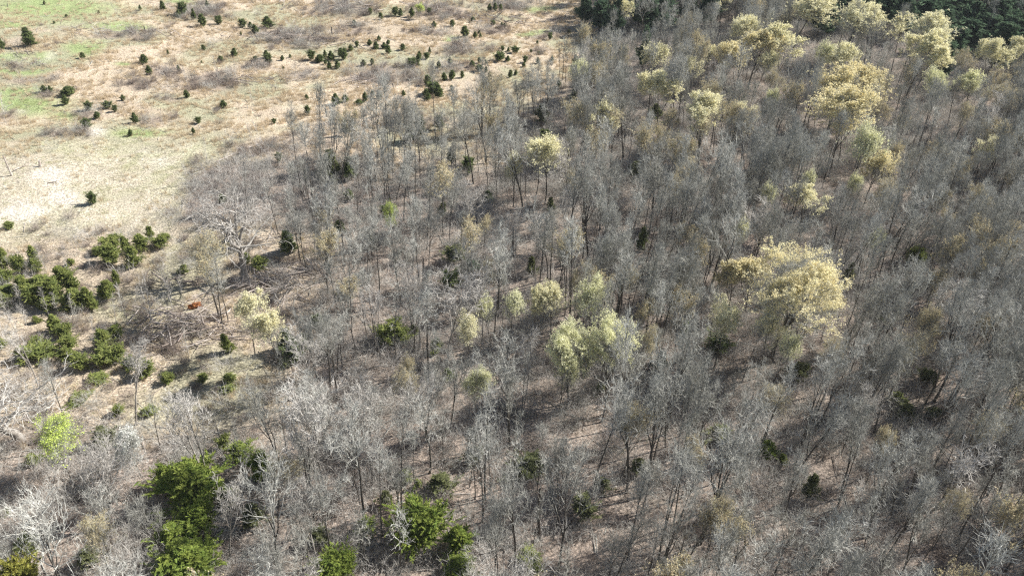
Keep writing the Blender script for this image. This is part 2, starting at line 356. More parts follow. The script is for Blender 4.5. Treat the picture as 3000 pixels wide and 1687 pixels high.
def cedar_model(name, seed, H, Wd, mat, nb=90, ns=9, nl=9, prof='cone', blade=.17, base=.06, mb=M_bark):
    rng = np.random.default_rng(seed)
    P, R = grow(rng, np.array([[0, 0, -.15]]), np.array([[0, 0, 1.0]]), np.array([H]), np.array([H * .018 + .02]), np.array([.01]), 10, .03, .05)
    tp = [(*tubes(P, R, 6), mb)]
    ps, dd, t, pi, pr = spawn(rng, P, R, nb, base, .985, 1.1, .18)
    if prof == 'cone': pf = (1 - t) ** .75 * np.clip(.55 + t * 3.0, 0, 1)
    elif prof == 'round': pf = np.sqrt(np.clip(1 - ((t - .42) / .60) ** 2, 0.02, 1))
    else: pf = (1 - t) ** .45 * np.clip(.45 + t * 2.4, 0, 1)
    az = np.arctan2(dd[:, 1], dd[:, 0]); lob = .85 + .3 * np.sin(az * 2 + seed) * np.sin(t * 9 + seed) + .25 * (rng.random(len(t)) - .5)
    L = np.maximum(Wd / 2 * pf * lob * (.66 + .66 * rng.random(len(t)) ** 1.6), .12 * Wd / 2)
    BP, BR = grow(rng, ps, dd, L, np.full(len(t), .012 * H / 3 + .006), np.full(len(t), .005), 4, .10, .16)
    tp.append((*tubes(BP, BR, 3), mb))
    ps, dd, t2, pi, pr = spawn(rng, BP, BR, ns, .25, 1.05, .6, .3)
    SL = (L[pi] * .32 + .09 * H / 3) * (.6 + .6 * rng.random(len(pi)))
    SP, SR = grow(rng, ps, dd, SL, pr, pr, 2, .15, .22)
    C0, D0, t3, pj, _ = spawn(rng, SP, SR, nl, .1, 1.15, .55, .3)
    V, F = cards(rng, C0, blade * .36, blade * .80, 3.6, D0)
    cp = [(V, F, mat)]
    return dict(name=name, tp=tp, cp=cp, fp=None, H=H, W=Wd, cz=H * .5)
def pine_model(name, seed, H, Wd, mat, blade=.22):
    m_ = cedar_model(name, seed, H, Wd, mat, nb=95, ns=9, nl=10, prof='pine', blade=blade, base=.22, mb=M_darkb); return m_

K = {}
CRn = dict(n2=4, n3=4, n4=2, tw=.75, thick=1.7)
bare_specs = [
    dict(H=17, r0=.17, base=.60, nl=12, lf=.19, ang=.58, fork=0, crook=.02, trop=.14),
    dict(H=16, r0=.18, base=.52, nl=10, lf=.24, ang=.60, fork=2, trop=.12),
    dict(H=18, r0=.19, base=.64, nl=12, lf=.18, ang=.50, fork=1, crook=.02, trop=.14),
    dict(H=14, r0=.15, base=.48, nl=10, lf=.27, ang=.75, fork=2, crook=.06),
    dict(H=16, r0=.16, base=.54, nl=9, lf=.25, ang=.48, fork=3, crook=.05, trop=.15),
    dict(H=15, r0=.14, base=.52, nl=13, lf=.18, ang=.75, fork=0, crook=.04),
    dict(H=17, r0=.21, base=.48, nl=10, lf=.30, ang=.80, fork=2, crook=.07, trop=.07),
    dict(H=13, r0=.12, base=.45, nl=11, lf=.20, ang=.65, fork=1, crook=.05),
    dict(H=18, r0=.16, base=.72, nl=9, lf=.17, ang=.60, fork=0, crook=.015, trop=.12),
]
bud_specs = [dict(H=17, r0=.17, base=.58, nl=18, lf=.25, ang=.80, fork=1), dict(H=16, r0=.18, base=.56, nl=16, lf=.26, ang=.80, fork=2), None,
    dict(H=14, r0=.15, base=.52, nl=18, lf=.30, ang=.90, fork=2, crook=.05), dict(H=16, r0=.16, base=.58, nl=14, lf=.28, ang=.75, fork=2, crook=.04)]
K['bare'] = [finish(tree_model('bare_tree', 10 + i, mb=M_bark, mt=M_twig, cr=CRn, **s)) for i, s in enumerate(bare_specs)]
K['pale'] = [finish(tree_model('bare_tree', 30 + i, mb=M_pale, mt=M_ptwig, cr=dict(n2=4, n3=4, n4=1, wig=.22, thick=2.3), **s)) for i, s in enumerate([bare_specs[1], bare_specs[3], bare_specs[4]])]
K['thin'] = [finish(tree_model('bare_tree', 50 + i, mb=M_bark, mt=M_twig, cr=dict(n2=4, n3=3, n4=1, tw=.5, thick=1.6), H=h, r0=.10, base=.45, nl=13, lf=.14, ang=.75, crook=.03)) for i, h in enumerate((14, 12))]
K['sapling'] = [finish(tree_model('bare_sapling', 60 + i, mb=M_ptwig, mt=M_ptwig, cr=dict(n2=4, n3=2, n4=1, tw=.4, thick=1.2), H=h, r0=.055, base=.25, nl=9, lf=.20, ang=.6, crook=.05)) for i, h in enumerate((6.5, 5.5))]
oak = dict(cap=.20, base=.25, nl=13, lf=.52, ang=1.0, fork=4, crook=.11, trop=.04)
K['oak'] = [finish(tree_model('old_oak', 71, 15, .55, M_pale, M_ptwig, cr=dict(n2=5, n3=3, n4=2, wig=.28, trop=.02, thick=2.0), **oak)),
            finish(tree_model('old_oak', 73, 15, .5, M_pale, M_ptwig, cr=dict(n2=5, n3=3, n4=2, wig=.28, trop=.02, thick=2.0), **oak))]
K['dead'] = [finish(tree_model('dead', 80 + i, 9, .16, M_bark, M_twig, cr=dict(n2=3, n3=2, n4=0), base=.35, nl=9, lf=.16, ang=.9, crook=.05)) for i in range(2)]
def bud(seed, m, n, ls=(.065, .125), lc=.22, spec=1, **k):
    s = dict(bud_specs[spec]); s.update(k)
    return finish(tree_model('budding_tree', seed, mb=M_bark, mt=M_twig, leafm=m, nleaf=n, ls=ls, lowcut=lc, cr=dict(n2=6, n3=5, n4=2, thick=1.4), **s))
wide = dict(H=15, lf=.36, ang=1.0, fork=3, base=.5, nl=16)
K['yellow'] = [bud(101, M_yel, 17000, spec=1), bud(102, M_yel, 13000, spec=4), bud(103, M_yel, 14000, spec=0, **wide)]
K['gold'] = [bud(111, M_gold, 15000, spec=1), bud(112, M_gold, 17000, spec=3, **wide)]
K['giant'] = [finish(tree_model('budding_tree', 115, mb=M_bark, mt=M_twig, leafm=M_gold, nleaf=40000, ls=(.045, .09), lowcut=.2, cr=dict(n2=7, n3=6, n4=3), H=16, r0=.30, lf=.45, ang=.95, fork=5, base=.30, nl=16, crook=.06))]
K['giantg'] = [finish(tree_model('budding_tree', 118, mb=M_bark, mt=M_twig, leafm=M_pgrn, nleaf=30000, ls=(.05, .10), lowcut=.2, cr=dict(n2=6, n3=6, n4=3), H=15, r0=.28, lf=.42, ang=.95, fork=4, base=.36, nl=15, crook=.06))]
K['green'] = [bud(121, M_pgrn, 14000, spec=3, **wide), bud(122, M_pgrn, 10000, spec=1)]
K['sparse'] = [bud(131, M_yel, 8500, (.06, .12), spec=1, lc=.1), bud(132, M_pgrn, 8000, (.06, .12), spec=3, lc=.1)]
K['faint'] = [bud(141, M_fleck, 5000, (.06, .10), spec=3, lc=.1), bud(142, M_fleck, 4500, (.06, .10), spec=1, lc=.1)]
K['lime'] = [finish(tree_model('lime', 151, 9, .10, M_bark, M_twig, leafm=M_lime, nleaf=8000, ls=(.05, .09), cr=dict(n2=6, n3=5, n4=3), base=.35, nl=18, lf=.33, ang=.9, fork=2, crook=.05))]
K['blossom'] = [finish(tree_model('blossom', 153, 8, .10, M_bark, M_twig, leafm=M_blos, nleaf=6500, ls=(.07, .11), cr=dict(n2=6, n3=5, n4=3), base=.3, nl=18, lf=.36, ang=1.1, fork=2, crook=.06))]
K['ced'] = [finish(cedar_model('cedar', 200 + i, 3, w, M_ced, prof=p, nb=80, ns=8, nl=8, blade=.085)) for i, (w, p) in enumerate(((2.0, 'cone'), (2.3, 'round'), (1.9, 'pine'), (2.2, 'cone')))]
K['cedg'] = [finish(cedar_model('cedar', 220 + i, 5, w, M_cedg, prof=p, nb=110, ns=9, nl=12, blade=.08)) for i, (w, p) in enumerate(((3.0, 'cone'), (3.4, 'pine'), (3.2, 'round')))]
K['cedb'] = [finish(cedar_model('cedar', 240 + i, 9, w, M_cedb, prof=p, nb=130, ns=10, nl=16, blade=.115, base=.15)) for i, (w, p) in enumerate(((5.4, 'cone'), (6.0, 'round')))]
K['cedd'] = [finish(cedar_model('cedar', 260 + i, 8, w, M_cedd, prof=p, nb=85, ns=9, nl=11, blade=.105, base=.15)) for i, (w, p) in enumerate(((4.2, 'pine'), (4.6, 'cone')))]
K['pine'] = [finish(pine_model('evergreen', 280 + i, 13, w, M_pine)) for i, w in enumerate((5.0, 6.0))]
K['goldb'] = [finish(cedar_model('cedar', 290, 8, 6, M_goldb, prof='round', nb=110, ns=9, nl=10, blade=.18))]

# ------------------------------------------------------------------ things
ITEMS = []      # dict(obj, px, py, kind noun, look, lm)
def mesh_child(name, me, parent):
    o = bpy.data.objects.new(name, me); COL.objects.link(o); o.parent = parent; return o
RS = random.Random(3)
def plant(name, mdl, x, y, sx, sz, rot=None, look='', noun='tree', cat='tree', group=None, lm=None, cz=.5, tilt=0.0, label=None):
    e = bpy.data.objects.new(name, None); COL.objects.link(e); e.empty_display_size = .5
    z0 = gz(x, y); e.location = (x, y, z0)
    e.rotation_euler = (RS.gauss(0, tilt), RS.gauss(0, tilt), RS.random() * 6.28 if rot is None else rot); e.scale = (sx, sx, sz)
    mesh_child('trunk', mdl['trunk'], e); mesh_child('crown', mdl['crown'], e)
    if mdl['foliage']: mesh_child('foliage', mdl['foliage'], e)
    e['category'] = cat
    if group: e['group'] = group
    px, py, dep = proj(x, y, z0 + mdl['H'] * sz * cz)
    ITEMS.append(dict(o=e, px=float(px), py=float(py), x=x, y=y, look=look, noun=noun, lm=lm, label=label, r=mdl['W'] * sx / 2, h=mdl['H'] * sz, dep=float(dep)))
    return e
def pxm(px, py, z=0.0):
    x, y = at(px, py, z); d = np.array([x, y, z]) - CP
    return FPX / float(d @ CF), math.asin(-d[2] / np.linalg.norm(d))
OCC = []      # occupied (x,y,r) for the forest fill
def crown_tree(p, x, y, w, h, kind, lm=None, H=None, label=None, name='budding_tree', noun='budding tree', look=''):
    fx, fy = full(p, x, y); ms = K[kind]; mdl = ms[RS.randrange(len(ms))]
    s, a = pxm(fx, fy, 11); wm = w / 2.576 / s
    H = H or min(17.5, max(9.5, wm * 1.15 + 6.0) * RS.uniform(.95, 1.08)); s, a = pxm(fx, fy, H * .76); bx, by = at(fx, fy, H * (.58 if kind == 'pine' else .77))
    wm = w / 2.576 / s * (1.45 if kind in ('yellow', 'gold', 'green') else 1.2); sx = wm / mdl['W']; sx = max(.35, min(sx, 2.4))
    OCC.append((bx, by, wm * .42))
    return plant(name, mdl, bx, by, sx, H / mdl['H'], look=look, noun=noun, lm=lm, cz=.77, label=label, tilt=.02)
def ground_tree(p, x, y, w, h, kind, lm=None, label=None, name='cedar_tree', noun='cedar', look='', wf=1.0):
    fx, fy = full(p, x, y); w = w / 2.576; h = h / 2.576
    s, a = pxm(fx, fy + h / 2); Hm = max(.7, (h - .45 * w * math.sin(a)) / (s * math.cos(a)))
    if kind in ('cedb', 'cedd'): Hm *= 1.3
    if kind == 'cedb': w *= 1.45 if p == 7 else 1.2; Hm *= 1.12
    if kind == 'cedd': w *= 1.25
    bx, by = at(fx, fy + h * .5 - .22 * w * math.sin(a), 0); wm = max(.6, w / s) * 1.12 * wf
    if kind in ('cedb', 'cedd'): bx, by = at(fx, fy, Hm * .55)
    ms = K[kind]; mdl = ms[RS.randrange(len(ms))]
    OCC.append((bx, by, wm * .45))
    return plant(name, mdl, bx, by, wm / mdl['W'], Hm / mdl['H'], look=look, noun=noun, lm=lm, cz=.5, label=label)

# budding and blossoming trees: panel, x, y, w, h, kind, landmark name
BUD = [
 (2, 2155, 75, 130, 80, 'yellow', 'little yellow tree among top evergreens'), (2, 2350, 450, 190, 160, 'yellow', 'upper yellow tree by forest edge'),
 (2, 2420, 670, 230, 230, 'yellow', 'lower yellow tree by forest edge'), (2, 1985, 940, 200, 200, 'yellow', 'lone oval yellow tree mid forest'),
 (2, 1560, 1190, 260, 200, 'yellow', 'ragged yellow tree near picture centre'), (2, 1310, 1290, 170, 160, 'sparse', None),
 (2, 1950, 480, 150, 120, 'faint', None), (2, 1840, 600, 190, 150, 'sparse', None), (2, 1130, 700, 220, 150, 'faint', None),
 (3, 910, 90, 300, 150, 'yellow', 'broad yellow tree at top right'), (3, 310, 25, 130, 60, 'yellow', None), (3, 130, 15, 100, 50, 'yellow', None),
 (3, 480, 250, 200, 120, 'yellow', None), (3, 1290, 200, 260, 150, 'yellow', None), (3, 1450, 180, 260, 170, 'yellow', 'tall domed yellow tree top right'),
 (3, 1790, 250, 260, 150, 'yellow', None), (3, 1800, 390, 300, 160, 'yellow', 'pale yellow tree beside evergreen corner'),
 (3, 770, 330, 240, 180, 'yellow', None), (3, 560, 360, 200, 120, 'gold', None), (3, 215, 430, 110, 90, 'yellow', None), (3, 350, 440, 170, 130, 'gold', None),
 (3, 600, 490, 120, 130, 'yellow', None), (3, 1000, 420, 190, 110, 'sparse', None), (3, 1170, 450, 210, 170, 'yellow', None),
 (3, 1180, 680, 280, 170, 'gold', 'flat topped golden tree on the right'), (3, 1350, 650, 240, 140, 'gold', None), (3, 1150, 790, 250, 110, 'gold', None),
 (3, 1230, 900, 340, 150, 'gold', 'low golden tree under flat topped one'), (3, 190, 890, 280, 210, 'yellow', 'bushy yellow tree left of golden pair'),
 (3, 230, 740, 130, 100, 'faint', None), (3, 440, 900, 170, 150, 'sparse', None), (3, 1950, 650, 170, 180, 'green', 'yellow green tree near right edge'),
 (3, 2200, 670, 180, 170, 'green', None), (3, 2370, 410, 200, 160, 'yellow', None), (3, 2530, 390, 150, 130, 'yellow', None), (3, 2540, 560, 130, 200, 'faint', None),
 (3, 2100, 480, 150, 150, 'faint', None), (3, 2400, 760, 220, 150, 'faint', None), (3, 1470, 850, 160, 120, 'faint', None),
 (3, 1450, 1290, 190, 190, 'gold', 'golden tree below the low golden one'), (3, 1330, 1110, 330, 170, 'sparse', None), (3, 980, 1430, 120, 80, 'sparse', None),
 (3, 2560, 1010, 100, 150, 'faint', None), (3, 1600, 1200, 150, 120, 'faint', None), (3, 2120, 880, 150, 110, 'faint', None),
 (6, 940, 90, 200, 190, 'yellow', 'yellow tree above the huge golden oak'), (6, 830, 745, 680, 420, 'giant', 'huge domed golden tree at right'), (6, 540, 640, 200, 190, 'gold', None),
 (6, 400, 650, 160, 90, 'gold', None), (6, 320, 990, 260, 260, 'sparse', 'pale flecked tree left of huge golden'),
 (6, 650, 1080, 210, 210, 'sparse', None), (6, 730, 1220, 200, 150, 'sparse', None), (6, 600, 50, 160, 80, 'sparse', None), (6, 460, 330, 150, 120, 'sparse', None),
 (6, 1840, 1040, 230, 150, 'faint', None), (6, 1680, 1250, 250, 180, 'faint', 'faint olive tree in right woods'), (6, 1130, 870, 120, 100, 'gold', None), (6, 1540, 60, 220, 140, 'faint', None),
 (5, 1600, 800, 190, 230, 'yellow', 'upright yellow tree right of centre'), (5, 1460, 830, 110, 90, 'yellow', None), (5, 1270, 930, 220, 170, 'sparse', None),
 (5, 1140, 900, 130, 100, 'sparse', None), (5, 970, 1040, 190, 170, 'sparse', 'cream flecked tree at picture middle'), (5, 1930, 890, 260, 240, 'green', None),
 (5, 1760, 1210, 330, 300, 'giantg', 'big pale green crown, left half'), (5, 2060, 1160, 320, 330, 'giantg', 'big pale green crown, right half'), (5, 1670, 1390, 140, 140, 'green', None),
 (5, 1690, 1240, 150, 160, 'green', None), (5, 1120, 610, 100, 90, 'faint', None), (5, 1060, 1420, 190, 110, 'sparse', None), (5, 520, 1400, 150, 90, 'faint', None), (5, 2190, 700, 150, 120, 'faint', None),
 (4, 1860, 880, 190, 190, 'yellow', 'cream yellow tree right of brush piles'), (4, 2050, 1030, 190, 160, 'yellow', None), (4, 1560, 520, 300, 260, 'faint', 'olive twiggy tree beside the old oak'),
 (3, 700, 800, 140, 110, 'sparse', None), (3, 850, 1230, 150, 120, 'faint', None), (3, 1250, 1420, 140, 110, 'sparse', None), (3, 1900, 1180, 150, 110, 'faint', None), (3, 660, 620, 130, 100, 'faint', None), (3, 2300, 1130, 150, 120, 'sparse', None), (3, 60, 540, 120, 100, 'sparse', None), (6, 1500, 430, 170, 110, 'sparse', None), (6, 2260, 170, 170, 120, 'faint', None), (6, 1950, 90, 140, 110, 'faint', None), (6, 1130, 1240, 160, 130, 'faint', None), (5, 2330, 1150, 160, 130, 'faint', None), (5, 1780, 720, 140, 120, 'faint', None), (8, 1050, 30, 200, 150, 'sparse', None), (3, 1700, 560, 160, 110, 'faint', None), (3, 30, 200, 130, 90, 'faint', None), (2, 2480, 930, 140, 110, 'faint', None),
 (9, 240, 1040, 340, 280, 'faint', 'round olive tree near bottom right'), (9, 2060, 930, 140, 120, 'faint', None), (9, 700, 160, 220, 180, 'faint', None), (9, 1500, 480, 200, 160, 'faint', None), (9, 60, 560, 140, 160, 'faint', None),
 (8, 2200, 330, 300, 220, 'faint', 'yellowish twiggy tree in lower middle'), (8, 480, 60, 160, 120, 'faint', None), (7, 2150, 700, 200, 200, 'faint', None), (7, 720, 1180, 260, 180, 'faint', None), (9, 2300, 420, 240, 180, 'faint', None),
]
LOOK = dict(giant='golden', giantg='pale green', yellow='yellow', gold='golden', green='pale green', sparse='sparsely flecked', faint='faint olive')
for p, x, y, w, h, k, lm in BUD:
    crown_tree(p, x, y, w, h, k, lm=lm, look=LOOK[k], label=lm and lm)
crown_tree(5, 370, 190, 90, 110, 'lime', lm='small yellow green tree above centre', H=8, label='small yellow green leafing tree in the grey woods above the centre')
crown_tree(7, 430, 440, 290, 230, 'lime', lm='lime green tree at lower left', H=9, label='lime green leafing tree in the lower left woods', name='leafing_tree')
crown_tree(2, 590, 60, 60, 80, 'lime', lm='small lime tree in top field', H=4.5, label='small lime green tree between dark cedars at the top of the field', name='leafing_tree')
crown_tree(7, 980, 450, 240, 220, 'blossom', lm='white blossoming tree', H=7, label='white blossoming tree among bare branches at lower left', name='blossom_tree')

# field cedars
F1 = [(340,30,25,30),(240,295,130,140),(20,340,60,90),(1060,65,30,40),(1235,45,60,70),(1385,75,70,90),(1350,110,50,60),(1465,115,45,80),(1535,155,70,90),(1565,30,35,60),(1655,155,55,60),
 (1830,175,60,60),(1890,185,50,50),(2020,160,110,90),(1930,220,70,70),(1820,255,20,30),(1538,352,40,40),(1768,390,65,65),(1660,440,50,50),(1930,435,35,35),(2010,405,60,60),(2030,440,60,70),
 (2130,428,38,40),(2190,415,25,30),(2350,410,60,70),(2405,430,80,60),(2455,400,40,60),(2500,410,70,70),(2565,385,40,60),(2455,455,30,40),(2487,480,50,60),(2545,475,55,65),(630,433,45,45),
 (748,97,25,25),(505,130,30,25),(415,185,20,20),(1090,455,70,70),(1130,533,60,70),(1268,390,20,35),(1350,515,35,50),(1520,460,20,20),(2138,497,22,22),(335,668,60,55),(380,668,40,50),
 (505,685,115,75),(497,750,60,80),(673,803,60,65),(815,792,70,55),(873,817,40,50),(730,868,55,55),(660,938,70,75),(1025,893,65,80),(985,1008,40,50),(930,735,45,45),(1415,705,50,60),
 (1692,778,60,60),(1500,912,50,50),(1465,1000,35,50),(2320,733,35,40),(2322,840,42,65),(2072,925,35,40),(2110,1210,50,70),(2535,750,90,90)]
F2 = [(410,90,50,60),(445,95,50,60),(533,95,50,70),(300,118,42,50),(220,85,30,45),(100,163,36,40),(665,85,35,45),(700,185,45,45),(838,175,50,50),(990,145,38,40),(1118,50,50,55),(1160,45,40,60),
 (1205,50,35,50),(1157,5,40,30),(1143,168,38,36),(1210,180,34,34),(1230,182,30,30),(935,240,75,85),(1010,262,45,50),(1040,237,28,28),(1050,265,32,30),(1573,272,35,48),
 (1720,233,35,30),(1480,320,24,26),(282,282,40,42),(212,312,52,45),(260,338,65,62),(320,335,52,50),(350,312,36,36),(355,370,54,64),(118,325,30,42),(70,355,52,45),(15,400,60,80),(465,350,58,50),
 (668,383,30,40),(645,425,45,48),(588,410,45,50),(580,440,50,60),(530,470,80,60),(575,475,45,50),(735,487,48,54),(818,470,50,66),(165,465,55,48),(233,458,42,48),(1215,380,28,34),(1258,387,32,32),
 (1310,395,66,50),(1195,447,80,64),(1253,462,50,46),(1430,393,26,26),(1487,412,22,22),(1385,465,36,50),(1480,470,34,50),(1590,455,34,40),(1042,470,36,42),(1090,482,22,34),(990,490,60,50),
 (1040,525,58,46),(1088,535,30,44),(1120,567,36,40),(1205,585,44,50),(1270,565,40,56),(1315,555,34,40),(1375,500,34,40),(780,572,50,60),(832,562,60,70),(914,560,36,50),(655,598,70,80),
 (835,662,32,42),(700,665,100,90),(735,690,90,100),(640,700,60,60),(655,735,60,60),(180,728,52,70),(235,700,40,44),(282,712,48,56),(468,695,40,46),(130,768,70,46),(35,740,60,60),(1640,640,45,50)]
FLM = {(1,240,295): 'big cone shaped cedar far left', (1,2020,160): 'wide cedar on top left slope', (1,505,685): 'bushy cedar beside the green lane', (2,935,240): 'big cone cedar in upper field',
       (2,735,690): 'largest cedar clump in the field', (1,1025,893): 'cedar above the fork of lane', (2,355,370): 'lowest cedar of the close cluster', (2,1310,395): 'low wide cedar in tan grass',
       (2,655,598): 'spiky cedar above the largest clump', (1,2322,840): 'narrow cedar near the wood edge', (1,1692,778): 'round cedar in mid tan field', (2,1573,272): 'upright cedar near right field edge',
       (1,1535,155): 'front cedar of the top row', (2,533,95): 'dark oval cedar beside small lime tree', (1,1090,455): 'wide cedar on the left slope', (2,818,470): 'tall oval cedar mid field', (2,1205,585): 'cedar in reddish grass'}
for p, L in ((1, F1), (2, F2)):
    for (x, y, w, h) in L:
        s = w * h; lk = 'large dark' if s > 5500 else 'medium dark' if s > 2400 else 'small dark' if s > 1100 else 'tiny dark'
        lm = FLM.get((p, x, y))
        ground_tree(p, x, y, w * 1.05, h * 1.08, 'ced', look=lk, lm=lm, label=lm and 'dark green ' + lm)
ground_tree(4, 703, 55, 75, 98, 'ced', lm='lone cedar on the pale clearing', label='lone small dark cedar casting a shadow on the pale clearing')
ground_tree(4, 80, 255, 90, 70, 'cedg', look='small', label='low tawny green bush at the left edge of the pale clearing')
THICK = [(840,390,130,110),(975,400,90,130),(1080,380,110,120),(1140,310,60,90),(1210,380,100,90),(1255,345,60,50),(850,480,130,140),(1020,490,120,150),(735,455,50,60),(45,510,110,140),(160,555,80,130),
 (270,480,90,120),(290,560,90,110),(340,700,170,160),(230,700,160,180),(420,740,150,180),(300,780,150,150),(490,610,150,140),(560,700,110,170),(600,800,160,160),(700,800,110,160),(810,730,140,160),
 (890,650,70,110),(60,760,150,110),(50,820,120,110),(540,530,70,60),(430,1000,120,130),(500,1050,90,110),(530,1130,110,110),(290,960,60,60),(290,1130,80,80),(790,1110,130,150),(880,1050,110,120),
 (200,1200,180,140),(340,1200,180,120),(500,1220,110,110),(610,1260,140,140),(790,1240,150,130),(890,1220,110,120),(985,1290,110,110),(1110,1320,110,130),(1270,1390,80,80),(60,640,110,100),(20,1150,90,90),(380,830,120,110),(520,840,110,110)]
TLM = {(840,390): 'upper left cedar of clearing edge', (1140,310): 'topmost cedar by the clearing edge', (340,700): 'bright cedar amid left thicket', (810,730): 'cedar at right end of thicket', (790,1110): 'dark cedar below the thicket', (985,1290): 'bright round cedar below brush piles', (45,510): 'cedar at left picture edge'}
for t_ in THICK:
    lm = TLM.get(t_[:2]); ground_tree(4, t_[0], t_[1], t_[2] * 1.2, t_[3] * 1.2, 'cedg', look='yellow green', lm=lm, label=lm and 'green ' + lm)
FOR = [(4,2190,380,170,200,'ced','cedar right of the old oak'),(4,1380,570,90,90,'cedg',None),(4,1860,500,80,100,'cedg',None),(4,1970,530,150,120,'cedg','low cedar under the old oak'),(4,1725,1120,110,170,'cedg',None),
 (4,2150,1110,140,200,'ced',None),(4,2240,1180,200,180,'ced',None),(4,2160,1270,120,80,'cedg',None),(4,2400,960,90,100,'ced',None),(4,2560,280,80,120,'ced',None),(4,750,1400,150,80,'cedg',None),
 (4,1530,1390,100,90,'cedg',None),(4,1740,1390,120,90,'cedg',None),(4,1680,70,80,80,'ced',None),(4,1760,330,60,80,'ced',None),
 (5,820,670,150,150,'ced','dark cedar in centre left woods'),(5,360,1060,200,200,'cedg','ragged green cedar in middle woods'),(5,470,1080,120,150,'cedg',None),(5,710,1160,130,130,'cedg',None),(5,1000,560,110,100,'pine',None),
 (5,850,470,170,160,'cedd',None),(5,330,150,80,90,'ced',None),(5,1110,50,110,110,'ced',None),(5,1580,120,80,110,'cedd',None),(5,2250,370,90,200,'ced',None),(5,2420,1280,120,150,'cedd',None),(5,810,1370,130,120,'ced',None),
 (5,10,280,80,120,'ced',None),(5,1440,570,90,140,'cedd',None),(5,760,150,70,90,'cedd',None),(5,220,370,80,100,'ced',None),(5,60,30,90,100,'ced',None),(5,540,1040,100,100,'cedd',None),
 (6,1740,500,150,160,'cedg','green cedar in right hand woods'),(6,1880,670,90,100,'cedg',None),(6,10,1030,80,130,'ced',None),(6,250,1160,190,150,'ced',None),(6,870,1370,160,120,'cedd',None),(6,1480,970,70,60,'cedg',None),
 (6,1240,650,90,180,'cedd',None),(6,1850,1400,150,120,'cedd',None),
 (7,1440,720,400,320,'cedb','big bright cedar at lower left'),(7,1250,690,110,130,'cedb',None),(7,1960,600,160,200,'cedb','upright green cedar near big bright one'),(7,1800,500,180,130,'cedb',None),(7,1690,440,110,130,'cedg',None),
 (7,1310,1120,240,190,'cedb','middle bright cedar near bottom left'),(7,1400,1330,420,280,'cedb','huge yellow green cedar on bottom edge'),(7,270,550,140,120,'cedg',None),(7,210,1200,210,170,'cedg','green cedar in bottom left corner'),
 (7,2500,1400,200,170,'cedb',None),(7,1720,850,100,120,'cedb',None),(7,1900,970,200,200,'cedd',None),(7,800,400,180,140,'cedd',None),(7,900,190,90,90,'cedg',None),(7,1130,190,140,90,'cedg',None),(7,660,1290,200,170,'cedd',None),
 (7,50,960,90,70,'cedg',None),(7,1500,1000,160,170,'cedb',None),(7,2420,1150,160,130,'cedd',None),(7,600,100,200,90,'cedg',None),(7,1720,20,130,70,'cedg',None),
 (8,600,1080,340,260,'cedb','big bright cedar at bottom centre'),(8,190,1070,160,110,'cedb',None),(8,890,1180,230,200,'cedb','bright cedar right of bottom centre'),(8,900,1380,260,170,'cedb',None),(8,490,700,120,130,'cedg',None),
 (8,580,750,90,100,'cedg',None),(8,330,870,110,110,'cedd',None),(8,760,740,220,160,'cedd',None),(8,30,1360,140,140,'cedb',None),(8,1430,1340,270,160,'cedg','green cedar low on bottom middle'),(8,2250,620,150,140,'cedd',None),
 (8,1990,760,120,100,'cedd',None),(8,1400,620,280,180,'cedd',None),(8,1840,930,190,200,'cedd','dull green cedar in lower middle woods'),(8,1000,550,140,130,'cedd',None),(8,1950,30,100,70,'cedd',None),
 (9,650,500,150,130,'cedb','bright green cedar in lower right woods'),(9,740,580,90,110,'cedg',None),(9,270,390,200,110,'cedd',None),(9,1620,120,150,130,'cedg','dark green cedar toward right edge'),(9,1690,210,180,120,'cedd',None),
 (9,1880,230,110,90,'cedd',None),(9,980,760,140,200,'cedd',None),
 (2,590,960,90,150,'cedd',None),(2,520,1010,110,120,'cedd',None),(2,740,930,90,100,'cedd',None),(2,960,1275,100,140,'ced','spiky dark cedar below the field'),(2,1535,1040,90,120,'ced',None),(2,30,960,60,110,'cedd',None),(2,60,1280,130,200,'ced','dark cedar left of centre woods'),
 (2,1520,860,120,130,'cedd',None),(2,1740,740,70,100,'cedd',None),(2,1760,470,60,90,'ced','leaning dark cedar at field edge'),(1,2500,1250,160,200,'cedd',None),(2,830,1180,90,120,'cedd',None),(2,2230,1290,130,120,'cedd',None),(2,2380,850,120,120,'cedd',None)]
CL = dict(ced='dark green', cedg='mid green', cedb='bright green', cedd='dull olive', pine='blackish green')
for p, x, y, w, h, k, lm in FOR: ground_tree(p, x, y, w, h, k, look=CL[k], lm=lm, label=lm and lm + (', evergreen' if 'green' not in lm else ''))
crown_tree(7, 110, 1460, 290, 110, 'goldb', H=6, lm='yellow bush in bottom left corner', label='mustard yellow bushy tree cut by the bottom left corner', name='yellow_bush')
# dark evergreens behind
EVG = [(2,1850,60,120,150),(2,1950,120,130,150),(2,2060,150,120,130),(2,2080,30,120,130),(2,2260,60,150,170),(2,2340,100,130,130),(2,2460,120,140,110),(2,2290,370,90,130),
 (3,60,80,110,100),(3,190,70,130,110),(3,1060,100,130,130),(3,1120,160,120,130),(3,1270,70,130,130),(3,1350,20,150,120),(3,1440,60,130,120),(3,1560,60,140,130),(3,1700,100,150,130),(3,1840,90,170,140),(3,1960,60,150,140),
 (3,2000,220,150,160),(3,2080,300,150,150),(3,2180,250,170,150),(3,2260,60,190,190),(3,2300,200,180,150),(3,2420,110,200,200),(3,2530,60,190,190),(3,2480,240,180,170),(3,2560,200,170,170),(3,2400,330,150,120),(3,2000,470,110,140),
 (3,1990,400,110,140),(3,900,10,110,70),(3,2400,0,170,120),(3,2120,10,150,120),(3,1600,-20,150,100),(2,2440,20,130,90),(3,2520,-60,190,100),(3,2250,-50,190,100),(3,1120,-20,140,80),(3,2150,130,120,120)]
